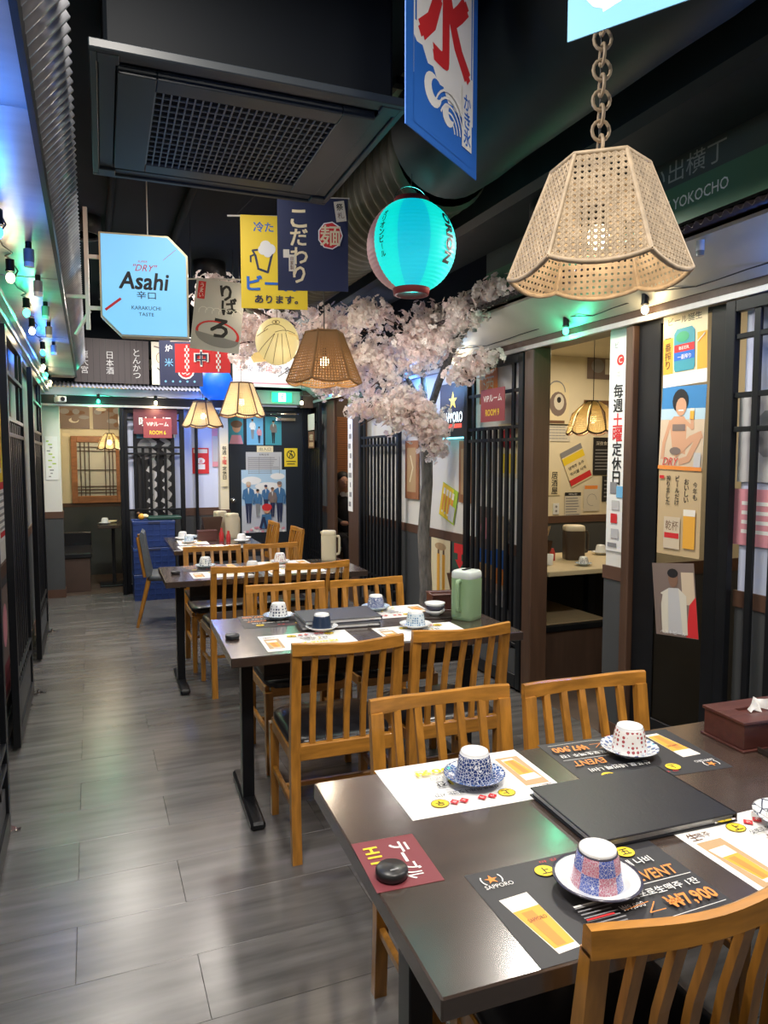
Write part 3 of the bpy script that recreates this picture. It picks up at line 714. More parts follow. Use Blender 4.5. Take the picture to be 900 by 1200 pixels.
# grey padded chair at the far table
gc = thing('padded_chair', 'grey padded chair with splayed wooden legs at the end of the far table', 'chair', (0.50, 6.80, 0), -PI / 2 - R(6))
pad = MB(); vs = []
prof = [(-0.045, .44), (-0.07, .60), (-0.10, .82), (-0.085, .85), (-0.06, .83), (-0.03, .62), (0.0, .46)]
for sx, w in ((-1, .19), (1, .19)):
    for (y, z) in prof: vs.append((sx * (w - (z - .44) * .08), y, z))
n = len(prof)
pad.add(vs, [tuple(range(n)), tuple(reversed(range(n, 2 * n)))] + [(k, k + n, (k + 1) % n + n, (k + 1) % n) for k in range(n)], greypad)
ob('backrest', pad, gc)
ob('seat', MB().lathe([(.95, 0), (1, .012), (1, .035), (.94, .052), (.6, .058), (.001, .06)], greypad, n=32, sq=6, M=Matrix.Translation((0, .18, .41)) @ Matrix.Diagonal((.22, .22, 1, 1))), gc)
ob('back_shell', MB().tube([(-.15, -.06, .44), (-.15, -.09, .62), (-.13, -.115, .80)], .016, wood, 6).tube([(.15, -.06, .44), (.15, -.09, .62), (.13, -.115, .80)], .016, wood, 6).box((-.15, -.105, .60), (.15, -.085, .66), wood_x), gc)
for x, y, dx, dy in ((-.18, -.03, -.02, -.10), (.18, -.03, .02, -.10), (-.18, .36, -.03, .05), (.18, .36, .03, .05)):
    ob('leg', MB().cyl((x, y, .41), (x + dx, y + dy, 0), .022, wood, r2=.014, n=8), gc)

def table(label, x, y, rz, L, D, ends=(0.13,), z=0.74):
    """x, y: far left corner; the table runs to +x and towards -y in its own frame"""
    t = thing('dining_table', label, 'table', (x, y, 0), rz, 'dark laminate dining tables')
    ob('tabletop', MB().box((0, -D, z - 0.038), (L, 0, z), tabletop, 0.003), t)
    for e in (0.11, L - 0.11):
        lg = ob('leg', MB().box((e - .025, -D / 2 - .03, 0.03), (e + .025, -D / 2 + .03, z - .038), blackm, .003), t)
        _ = ob('foot_bar', MB().box((e - .03, -D / 2 - .27, 0.0), (e + .03, -D / 2 + .27, 0.035), blackm, .010), lg)
        ob('top_bracket', MB().box((e - .02, -D / 2 - .24, z - .06), (e + .02, -D / 2 + .24, z - .038), blackm), lg)
    ob('under_shelf', MB().box((0.16, -D / 2 - .16, z - .16), (L - .16, -D / 2 + .16, z - .14), blackm, .003).box((.16, -D / 2 - .16, z - .14), (L - .16, -D / 2 - .145, z - .06), blackm), t)
    return t
T1 = table('nearest dark dining table, spread with paper mats and a black menu folder', 0.464, 1.565, R(-2.2), 1.55, 0.715)
T2 = table('second dark dining table with the mint green jug on it', 0.504, 3.385, R(-2.5), 1.27, 0.70)
T3 = table('third dark dining table with a lone ivory jug on it', 0.42, 5.18, R(-1), 1.32, 0.66)
T4 = table('farthest dark dining table, crowded with jugs and bowls', 0.635, 7.13, R(-1), 0.78, 1.08)
ZT = 0.7402

# ------------------------------------------------------------------ placemats, cards, menus
def mat_dark(seed=0, price=True):
    p = Print(.40, .255, darkpaper, t=0.0006)
    p.beer(-.142, -.032, .058, .150, R(5), 'SAPPORO')
    p.text('★', -.160, .100, .026, C['orange']); p.text('SAPPORO', -.155, .078, .011, C['white'], w=.056)
    for a in (-1, 1): p.arc(-.160, .098, .020, R(90 - a * 60), R(90 - a * 130), .0025, C['white'], 6)
    for cx, ch in ((-.055, '上'), (.125, '五')): p.ell(cx, .088, .019, .017, C['yellow'], 20); p.text(ch, cx, .088, .020, C['black'], bold=.02)
    p.text('◆◆', .030, .100, .014, C['red'], w=.04).text('마 감 세 일 ', -.01, .112, .008, C['red'], w=.08)
    p.text('산포로 네번째 나비', .07, .052, .020, C['white'], w=.17, bold=.02)
    p.text('EVENT', .130, .010, .028, C['orange'], w=.092, bold=.02, italic=.2)
    p.line([(.06, -.012), (.190, -.012)], .0015, C['white'])
    p.text('삿포로生맥주 1잔', .110, -.034, .018, C['white'], w=.15, bold=.02)
    p.text('₩9,000', .024, -.058, .016, C['white'], w=.048); p.line([(.005, -.062), (.057, -.056)], .0018, C['orange']); p.line([(.066, -.060), (.040, -.082), (.072, -.082)], .002, C['orange'])
    p.text('₩7,900', .136, -.073, .034, C['orange'], w=.098, bold=.04)
    p.line([(.02, -.098), (.06, -.104), (.185, -.099)], .0012, C['white'])
    p.lines(-.075, -.105, .0, -.03, 9, C['grey'], .35, seed); p.rect(-.075, -.032, -.01, -.028, C['white']); p.rect(-.075, -.068, -.02, -.064, C['red']); p.rect(-.055, -.115, .0, -.107, C['red'])
    return p
def mat_white(seed=0, curl=False):
    p = Print(.385, .255, white, t=0.0006)
    p.rect(-.178, -.090, -.115, .065, C['tan']); p.beer(-.147, -.02, .045, .12, R(4)); p.text('生', -.165, .085, .026, C['brown']); p.text('맥주', -.140, .085, .018, C['brown'])
    for cx, ch in ((-.055, '上'), (.110, '우')): p.ell(cx, .082, .021, .018, C['yellow'], 22); p.arc(cx, .082, .020, 0, 2 * PI, .0012, C['black'], 20, sy=.87); p.text(ch, cx, .082, .021, C['black'], bold=.02)
    for cx, ch in ((-.015, '사'), (.010, '케'), (.055, '소'), (.078, '주')): p.poly([(cx - .012, .088), (cx, .100), (cx + .012, .088), (cx, .076)], C['red']); p.text(ch, cx, .088, .010, C['white'])
    p.text('· · · · · · · · · ·', .03, .112, .002, C['red'], w=.12)
    p.text('삿뽀로 언제나 맛있는 시간', .03, .052, .016, C['black'], w=.16, bold=.01)
    p.line([(-.04, .034), (.12, .034)], .001, C['grey']); p.rect(-.03, .022, .02, .032, C['brown'])
    p.text('맥주 1잔', .035, .004, .024, C['black'], w=.10, bold=.03); p.text('1', .048, .004, .024, C['yellow'], bold=.05)
    p.text('지금 한잔 하세요', .030, -.028, .016, C['grey'], w=.12)
    p.text('7,900원', .035, -.062, .028, C['yellow'], w=.15, bold=.05)
    if curl:
        for i, v in enumerate(p.v): p.v[i] = (v[0], v[1], v[2] + .010 * max(0, math.sin((v[0] + .05) * 14)) * max(0, (v[1] + .05)) * 4)
    return p
PMD = mat_dark().mesh('placemat_dark'); PMW = mat_white().mesh('placemat_white')
def flat(name, me, x, y, rz, label, cat, group=None, z=ZT): return ob(name, me, None, (x, y, z), (0, 0, rz), label, cat, group)
GP = 'paper placemats on the tables'
flat('placemat', PMD, .805, .955 + .012, R(-2), 'charcoal paper placemat with orange price, under the blue-and-pink checked cup', 'placemat', GP)
flat('placemat', PMW, .805, 1.435, R(178 - 1), 'white paper placemat on the first table under the blue arabesque cup', 'placemat', GP)
flat('placemat', PMD, 1.262, 1.405, R(180 - 6), 'charcoal paper placemat under the red-patterned cup by the tissue box', 'placemat', GP)
flat('placemat', PMW, 1.262, .955, R(-1), 'white paper placemat cut off by the right edge of the photo', 'placemat', GP)
flat('placemat', PMD, .825, 3.255, R(180 - 4), 'charcoal paper placemat on the second table under the white patterned cup', 'placemat', GP)
flat('placemat', PMW, .825, 2.845, R(-3), 'white paper placemat on the second table, mostly behind the near left chair back', 'placemat', GP)
flat('placemat', PMW, 1.36, 3.225, R(176), 'white paper placemat under the blue cup on the far side of the second table', 'placemat', GP)
flat('placemat', PMW, 1.33, 2.80, R(-2), 'white paper placemat behind the near right chair of the second table', 'placemat', GP)
flat('placemat', PMW, .78, 4.72, R(-1), 'white paper placemat at the near left of the third table', 'placemat', GP)
flat('placemat', PMD, .76, 5.03, R(179), 'charcoal paper placemat at the far left of the third table', 'placemat', GP)
flat('placemat', PMW, 1.27, 5.03, R(179), 'white paper placemat at the far right of the third table', 'placemat', GP)
flat('placemat', PMW, 1.27, 4.70, R(1), 'white paper placemat at the near right of the third table', 'placemat', GP)
flat('placemat', PMW, .87, 6.22, R(2), 'white paper placemat at the near end of the farthest table', 'placemat', GP)
flat('placemat', PMW, .84, 6.62, R(88), 'white paper placemat beside the grey padded chair', 'placemat', GP)

pr = Print(.168, .128, C['maroon'], t=.0008)
pr.text('テ', -.045, .022, .036, C['white'], bold=.03).rect(-.024, .018, .008, .024, C['white']).text('ブル', .038, .022, .034, C['white'], w=.052, bold=.03)
pr.text('H11', -.030, -.034, .026, C['yellow'], w=.056, bold=.05)
flat('table_card', pr, .513, 1.192, R(-94), 'maroon table number card reading H11 with white katakana', 'card')
def puck(x, y, label):
    o = flat('call_button', cached('puck', lambda: MB().lathe([(.026, 0), (.030, .004), (.030, .014), (.027, .018), (.001, .019)], P('button_black', (.02, .02, .022), .35), n=28).box((-.008, -.014, .0188), (.008, -.010, .0194), C['grey'])), x, y, 0, label, 'call button', 'round table call buttons', z=ZT + .0012)
puck(.487, 1.150, 'round black call button on the maroon table card'); puck(.535, 2.99, 'round black call button at the aisle edge of the second table'); puck(.50, 4.83, 'round dark call button at the aisle edge of the third table')

def menu(x, y, rz, label, w=.365, d=.245, mat=P('menu_leatherette', (.010, .011, .016), .42, bump=.1, scale=150), z=ZT + .0012):
    t = thing('menu_folder', label, 'menu', (x, y, z), rz, 'menu folders')
    ob('cover', MB().box((-w / 2, -d / 2, .015), (w / 2, d / 2, .019), mat, .0015).box((-w / 2, -d / 2, 0), (w / 2, d / 2, .003), mat).box((w / 2 - .006, -d / 2, 0), (w / 2 + .001, d / 2, .019), mat, .002), t)
    pg = MB()
    for k in range(5): pg.box((-w / 2 + .006 - .001 * (k % 2), -d / 2 + .005, .0032 + k * .0023), (w / 2 - .008, d / 2 - .005, .0050 + k * .0023), white)
    ob('pages', pg, t)
    ob('metal_corner', MB().box((w / 2 - .06, -d / 2 - .001, .006), (w / 2 - .005, -d / 2 + .001, .010), chrome), t)
    return t
menu(1.065, 1.188, R(-3), 'thick black menu folder lying in the middle of the first table', w=.350)
menu(1.035, 3.105, R(-7), 'grey menu folder on the second table, lowest of a pair', w=.36, d=.24, mat=P('menu_grey', (.06, .062, .075), .4))
menu(1.045, 3.12, R(-3), 'grey menu folder on the second table, on top of another', w=.36, d=.24, mat=MATS['menu_grey'], z=ZT + .0215)

# ------------------------------------------------------------------ cups
chA = china('blue_arabesque', (.80, .83, .88), (.03, .06, .20), 170)
chA2 = china('blue_arabesque_saucer', (.80, .83, .88), (.04, .10, .30), 110)
chB = china('blue_pink_check', (.10, .15, .50), (.55, .22, .30), 30, 'check', c2=(.75, .76, .84))
chC = china('red_blue_motif', (.42, .09, .10), (.86, .85, .82), 110, 'dots')
chD = china('grey_star_saucer', (.16, .22, .40), (.72, .76, .78), 70, 'dots')
chW = P('white_glaze', (.80, .82, .83), .15, coat=.5); rimd = P('dark_glaze_rim', (.06, .06, .09), .2)
chN = china('white_dark_squares', (.10, .11, .16), (.80, .80, .78), 90, 'dots')
chL = china('light_blue_dots', (.10, .22, .40), (.62, .72, .78), 120, 'dots')
def cup(x, y, body, sauc, label, rim=None, s=1.22, z=ZT + .0012, saucer=True, ks=1.0):
    g = 'upturned tea cups on saucers'
    if saucer:
        sc_ = MB().lathe([(.028, 0), (.030, .004), (.048, .009), (.062, .017), (.064, .019), (.0605, .019), (.046, .0125), (.026, .008), (.001, .0075)], sauc, n=36, cap=False)
        if rim: sc_.lathe([(.0605, .0186), (.0645, .0186), (.0645, .0204), (.0605, .0204)], rim, n=36, cap=False)
        ks = ks * .93; o = ob('saucer', sc_, None, (x, y, z), (0, 0, 0)); o.scale = (s * ks, s * ks, s)
        tag(o, label.replace('cup', 'cup\'s saucer', 1) if False else 'saucer under the ' + label, 'saucer', 'saucers under the cups')
        zc = z + .0078 * s
    else: zc = z
    t = thing('tea_cup', label, 'cup', (x, y, zc), rr.random() * 3, g); t.scale = (s, s, s)
    cb_ = ob('body', MB().lathe([(.0365, 0), (.0375, .003), (.036, .010), (.0335, .025), (.0305, .042), (.0285, .048), (.0265, .0505)], body, n=36, cap=False).lathe([(.034, .001), (.031, .024), (.027, .042), (.001, .046)], chW, n=24, cap=False), t)
    ob('foot_ring', MB().lathe([(.0265, .0505), (.0262, .0545), (.0235, .0550), (.0225, .0515), (.012, .0508), (.001, .0512)], chW, n=32, cap=False).lathe([(.0282, .0482), (.0284, .0492), (.0265, .0506)], rim or chW, n=32, cap=False), cb_)
cup(.815, 1.428, chA, chA2, 'dark blue arabesque tea cup upside down on the white placemat')
cup(.808, .978, chB, chW, 'blue and pink checked tea cup upside down on the charcoal placemat', rim=rimd, ks=1.06)
cup(1.262, 1.415, chC, chD, 'white tea cup with red and blue motifs near the tissue box')
cup(1.325, 1.005, chN, china('star_burst_saucer', (.05, .06, .10), (.78, .80, .80), 45), 'star-burst patterned cup cut by the right photo edge')
cup(.805, 3.28, chN, chL, 'white cup with dark squares at the far left of the second table')
cup(.925, 2.98, P('navy_glaze', (.02, .035, .07), .2), chW, 'plain navy cup behind the near left chair rail, second table')
cup(1.305, 3.29, chA, chL, 'blue cup at the far right of the second table')
cup(1.33, 2.87, chL, chW, 'pale blue dotted cup near the green jug')
cup(.72, 5.02, chN, chL, 'small dotted cup at the left of the third table')
cup(1.25, 5.03, chC, chW, 'small pale cup at the right of the third table')
cup(.98, 4.70, chW, chW, 'small white cup behind the near left chair of the third table')
cup(.80, 6.55, chL, chW, 'tiny pale blue cup on the farthest table near its brown box')
cup(.78, 6.85, chW, chW, 'tiny white cup on the farthest table by the grey chair')
cup(1.25, 6.45, chW, chW, 'tiny white cup at the right end of the farthest table')

def jug(x, y, rz, mat, lidm, label, h=.235, r=.060, z=ZT, sq=4.5):
    t = thing('water_jug', label, 'jug', (x, y, z), rz)
    jb_ = ob('body', MB().lathe([(r * .92, 0), (r * .98, .004), (r, .02), (r * 1.0, h * .80), (r * .98, h * .84)], mat, n=36, sq=sq), t)
    jl_ = ob('lid', MB().lathe([(r * .98, h * .84), (r * 1.0, h * .86), (r * .97, h * .96), (r * .86, h * .99), (r * .3, h), (.001, h)], lidm, n=36, sq=sq, cap=False), t)
    ob('spout', MB().box((-r * .95, -.012, h * .88), (-r * 1.12, .012, h * .97), lidm, .004), jl_)
    ob('handle', MB().tube([(r * .9, 0, h * .80), (r * 1.35, 0, h * .80), (r * 1.42, 0, h * .74), (r * 1.42, 0, h * .30), (r * 1.35, 0, h * .22), (r * .9, 0, h * .20)], .010, mat, 8), jb_)
    return t
jug(1.635, 2.955, R(-150), mint, P('jug_lid_white', (.60, .66, .62), .3), 'mint green water jug with a white lid on the second table')
ob('jug_button', MB().box((-.03, -.008, 0), (.03, .008, .004), black), bpy.data.objects['water_jug'], (0, 0, .235))
jug(1.63, 5.06, R(-20), ivory, ivory, 'ivory water jug standing alone on the third table', h=.225, r=.055)
jug(1.235, 6.83, R(20), ivory, ivory, 'ivory water jug on the farthest table, the right-hand one', h=.24, r=.055)
jug(1.16, 7.04, R(20), ivory, ivory, 'ivory water jug on the farthest table, the one further back', h=.25, r=.055)

def tissue_box(x, y, rz, label, l=.25, d=.14, h=.072, tissue=True, z=ZT):
    t = thing('tissue_box', label, 'tissue box', (x, y, z), rz, 'wooden tissue boxes')
    ob('base_plate', MB().box((-l / 2 - .006, -d / 2 - .006, 0), (l / 2 + .006, d / 2 + .006, .006), boxwood, .001), t)
    ob('body', MB().box((-l / 2, -d / 2, .006), (l / 2, d / 2, h), boxwood, .002), t)
    ob('lid', MB().box((-l / 2 - .004, -d / 2 - .004, h), (l / 2 + .004, -.022, h + .008), boxwood, .001).box((-l / 2 - .004, .022, h), (l / 2 + .004, d / 2 + .004, h + .008), boxwood, .001).box((-l / 2 - .004, -.022, h), (-.07, .022, h + .008), boxwood, .001).box((.07, -.022, h), (l / 2 + .004, .022, h + .008), boxwood, .001), t)
    if tissue:
        ts = MB(); n = 9; rows = []
        r3 = random.Random(5)
        for j in range(5):
            row_ = []
            for i in range(n):
                u = i / (n - 1) - .5; v = j / 4
                row_.append((u * (.085 - .02 * v), .016 * math.sin(u * 14) * (1 - v * .3) + v * .020 * math.cos(u * 5), h + .004 + v * .028 + .008 * math.sin(u * 9 + j) * v))
            rows += row_
        ts.add(rows, [(j * n + i, j * n + i + 1, (j + 1) * n + i + 1, (j + 1) * n + i) for j in range(4) for i in range(n - 1)], P('tissue', (.85, .85, .84), .8), True)
        ob('tissue', ts, t)
    return t
tissue_box(1.672, 1.372, R(-4), 'reddish brown wooden tissue box with a white tissue on the first table')
tissue_box(1.640, 3.20, R(-10), 'small dark wooden box behind the green jug on the second table', l=.15, d=.11, h=.075, tissue=False)
tissue_box(.98, 6.70, R(0), 'tiny brown wooden box on the farthest table', l=.17, d=.10, h=.09, tissue=False)
def bowl(x, y, z, mat, label, r=.05, g='small stacked bowls'):
    ob('small_bowl', MB().lathe([(r * .5, 0), (r * .55, .004), (r * .85, .012), (r, .026), (r * .95, .026), (r * .75, .012), (.001, .007)], mat, n=28, cap=False), None, (x, y, z), None, label, 'bowl', g)
tray = P('dark_tray', (.03, .022, .018), .35)
ob('tray', MB().box((-.09, -.06, 0), (.09, .06, .006), tray, .002).box((-.09, -.06, .006), (.09, -.055, .014), tray).box((-.09, -.06, .006), (-.085, .06, .014), tray), None, (1.665, 1.235, ZT), (0, 0, R(-3)), 'dark tray holding the stacked blue bowls at the right edge', 'tray')
bowl(1.63, 1.24, ZT + .006, chA2, 'lower blue and white bowl on the dark tray at the right edge'); bowl(1.63, 1.24, ZT + .022, chW, 'middle white bowl on the dark tray at the right edge'); bowl(1.63, 1.24, ZT + .037, chA2, 'uppermost blue and white bowl on the dark tray at the right edge')
ob('tray', MB().box((-.10, -.07, 0), (.10, .07, .006), tray, .002), None, (1.53, 3.06, ZT), (0, 0, R(-20)), 'dark tray of stacked pale bowls left of the green jug', 'tray')
bowl(1.52, 3.06, ZT + .006, chW, 'lower pale bowl stacked left of the green jug'); bowl(1.52, 3.06, ZT + .024, rimd, 'dark bowl stacked in the middle left of the green jug'); bowl(1.52, 3.06, ZT + .040, chW, 'uppermost pale bowl stacked left of the green jug')
for i, (x, y, m_) in enumerate(((.86, 7.0, chW), (.93, 6.92, chL), (1.32, 6.65, chW))): bowl(x, y, ZT, m_, ['white bowl at the back of the farthest table', 'pale blue bowl in the middle of the farthest table', 'white bowl near the right end of the farthest table'][i], .06)
# utensil holders
def holder(x, y, z, label, s=1.0):
    t = thing('utensil_holder', label, 'utensil holder', (x, y, z)); t.scale = (s, s, s)
    vs = []
    for zz, h in ((0, .045), (.16, .075)): vs += [(-h, -h * .6, zz), (h, -h * .6, zz), (h, h * .6, zz), (-h, h * .6, zz)]
    ob('body', MB().add(vs, [(3, 2, 1, 0), (0, 1, 5, 4), (1, 2, 6, 5), (2, 3, 7, 6), (3, 0, 4, 7)], P('dark_brown_wood', (.07, .035, .022), .45)).box((-.05, -.03, .10), (.05, .03, .11), MATS['dark_brown_wood']), t)
    return t
holder(1.79, 3.27, ZT, 'dark tapered utensil holder behind the green jug'); holder(1.06, 6.92, ZT, 'brown tapered utensil holder on the farthest table', 1.25)
ob('sauce_bottle', MB().lathe([(.022, 0), (.022, .07), (.012, .09), (.010, .12)], P('red_plastic', (.45, .03, .03), .3), n=14), None, (1.10, 6.62, ZT), None, 'small red sauce bottle on the farthest table', 'bottle')
ob('sauce_bottle', MB().lathe([(.022, 0), (.022, .08), (.012, .10), (.010, .13)], P('dark_plastic', (.03, .02, .02), .3), n=14), None, (.98, 6.98, ZT), None, 'small dark sauce bottle on the farthest table', 'bottle')
ob('sauce_bottle', MB().lathe([(.020, 0), (.020, .06), (.012, .075), (.010, .10)], MATS['red_plastic'], n=14), None, (1.15, 6.55, ZT), None, 'shorter red sauce bottle at the right of the farthest table', 'bottle')

# blue crates
for k in range(3):
    t = thing('beer_crate', ['blue plastic crate, lowest of the stack before the slatted screen', 'blue plastic crate, middle of the stack before the slatted screen', 'blue plastic crate on top of the stack before the slatted screen'][k], 'crate', (.605, 8.02, k * .283), 0, 'blue crates stacked at the far end')
    cb = MB().box((-.21, -.16, 0), (.21, .16, .02), crate_m)
    for s_ in (-1, 1):
        cb.box((-.21, s_ * .16 - s_ * .0, .02), (.21, s_ * .15, .24), crate_m, .0).box((s_ * .21, -.15, .02), (s_ * .20, .15, .24), crate_m)
        cb.box((-.215, s_ * .165, .24), (.215, s_ * .145, .275), crate_m, .003).box((s_ * .215, -.145, .24), (s_ * .195, .145, .275), crate_m, .003)
        for x in (-.14, -.07, 0, .07, .14): cb.box((x - .008, s_ * .158, .02), (x + .008, s_ * .168, .24), crate_m)
        for z in (.06, .12, .18): cb.box((-.21, s_ * .158, z), (.21, s_ * .165, z + .008), crate_m)
    cb_ = ob('body', cb, t)
    for s_ in (-1, 1): ob('handle', MB().box((-.06, s_ * .1655, .245), (.06, s_ * .170, .268), C['navy'], .001), cb_)
ob('tray', MB().box((-.17, -.12, 0), (.17, .12, .03), P('dark_green_plastic', (.01, .05, .035), .4), .004), None, (.72, 8.0, .849), None, 'dark green tray lying on top of the blue crates', 'tray')
ob('plush_ornament', MB().sphere((0, 0, .03), .035, C['amber'], 12, 8).sphere((-.03, 0, .065), .018, C['brown'], 8, 6).sphere((.035, 0, .035), .03, C['cream'], 10, 6, (1.3, 1, .8)), None, (.49, 8.0, .849), None, 'small brown and cream ornament on the blue crates', 'ornament')

# far booth furniture
bs = thing('booth_bench', 'dark bench with a brown box base in the far left booth', 'bench', (-.20, 8.95, 0))
ob('base', MB().box((-.24, -.3, 0), (.17, .5, .38), P('bench_brown', (.075, .045, .035), .5, var=.15, scale=5), .003), bs); ob('seat', MB().box((-.26, -.32, .38), (.19, .5, .44), leather, .01), bs); ob('backrest', MB().box((-.26, .5, .40), (.19, .58, .60), leather, .01), bs)
ft = thing('booth_table', 'small dark wall table in the far left booth', 'table', (.19, 9.0, 0))
ob('tabletop', MB().box((-.13, -.3, .70), (.18, .35, .735), tabletop, .003), ft); ob('leg', MB().box((.02, -.02, .03), (.06, .03, .70), blackm), ft); ob('foot_plate', MB().box((-.12, -.15, 0), (.16, .15, .02), blackm, .005), ft)
cup(.14, 8.86, chW, chW, 'small white cup on the far booth table', z=.736, s=1.2)
bowl(.22, 9.05, .736, C['cream'], 'cream bowl on the far booth table', .06)
# right booth furniture
bn = thing('booth_bench', 'brown-fronted bench with tan seat in the right booth', 'bench', (2.72, 3.86, 0))
ob('base', MB().box((0, 0, 0), (.50, .70, .36), P('bench_front_brown', (.070, .040, .028), .5, var=.2, scale=4, stretch=(6, 6, .6)), .003), bn)
ob('seat', MB().box((-.01, -.01, .36), (.51, .71, .405), black, .006).box((.0, .0, .405), (.50, .70, .415), tanseat, .004), bn)
bt = thing('booth_table', 'black table with cream top edge inside the right booth', 'table', (2.82, 3.97, 0))
ob('tabletop', MB().box((0, 0, .705), (1.3, .80, .74), P('cream_tabletop', (.60, .50, .32), .35), .004), bt); ob('under_table_shade', MB().box((.02, .60, .05), (1.25, .62, .705), black), bt)  # black sheet stands in for the shade under the table
ob('leg', MB().box((.55, .28, 0), (.61, .34, .705), blackm), bt); ob('leg', MB().box((1.0, .28, 0), (1.06, .34, .705), blackm), bt)
jj = jug(3.36, 4.42, R(-20), P('brown_jug', (.055, .038, .028), .35), P('jug_lid_cream', (.60, .54, .42), .4), 'dark brown jug with cream lid on the right booth table', h=.26, r=.075)
ht = holder(3.20, 4.58, ZT, 'dark chopstick holder on the right booth table', .8)
for k in range(8):
    a = -.45 + .12 * k
    ob('chopstick', MB().cyl((0.004 * k - .015, 0, .10), (.22 * math.sin(a), .01 * (k % 3), .30), .0035, C['tan'], n=6), ht)
cup(3.22, 4.12, chN, chL, 'light patterned cup at the front of the right booth table', s=1.0)
cup(3.72, 4.55, chW, chW, 'cream cup further right on the right booth table', s=1.2)
ob('glass_tumbler', MB().lathe([(.028, 0), (.033, .075), (.031, .075), (.026, .004), (.001, .004)], chW, n=16, cap=False), None, (3.02, 4.25, ZT), None, 'pale tumbler beside the chopstick holder in the right booth', 'tumbler')
ob('sauce_bottle', MB().lathe([(.020, 0), (.020, .06), (.012, .075), (.010, .09)], MATS['red_plastic'], n=14), None, (3.17, 4.42, ZT), None, 'red-capped bottle on the right booth table', 'bottle')
ob('wall_socket', MB().box((-.035, -.006, -.055), (.035, .002, .055), chW, .002).lathe([(.012, 0), (.012, .002)], C['grey'], n=12, M=Matrix.Translation((0, -.0065, .022)) @ Matrix.Rotation(PI / 2, 4, 'X')).lathe([(.012, 0), (.012, .002)], C['grey'], n=12, M=Matrix.Translation((0, -.0065, -.022)) @ Matrix.Rotation(PI / 2, 4, 'X')), None, (4.26, 5.897, 1.0), None, 'white double wall socket in the right booth', 'socket')
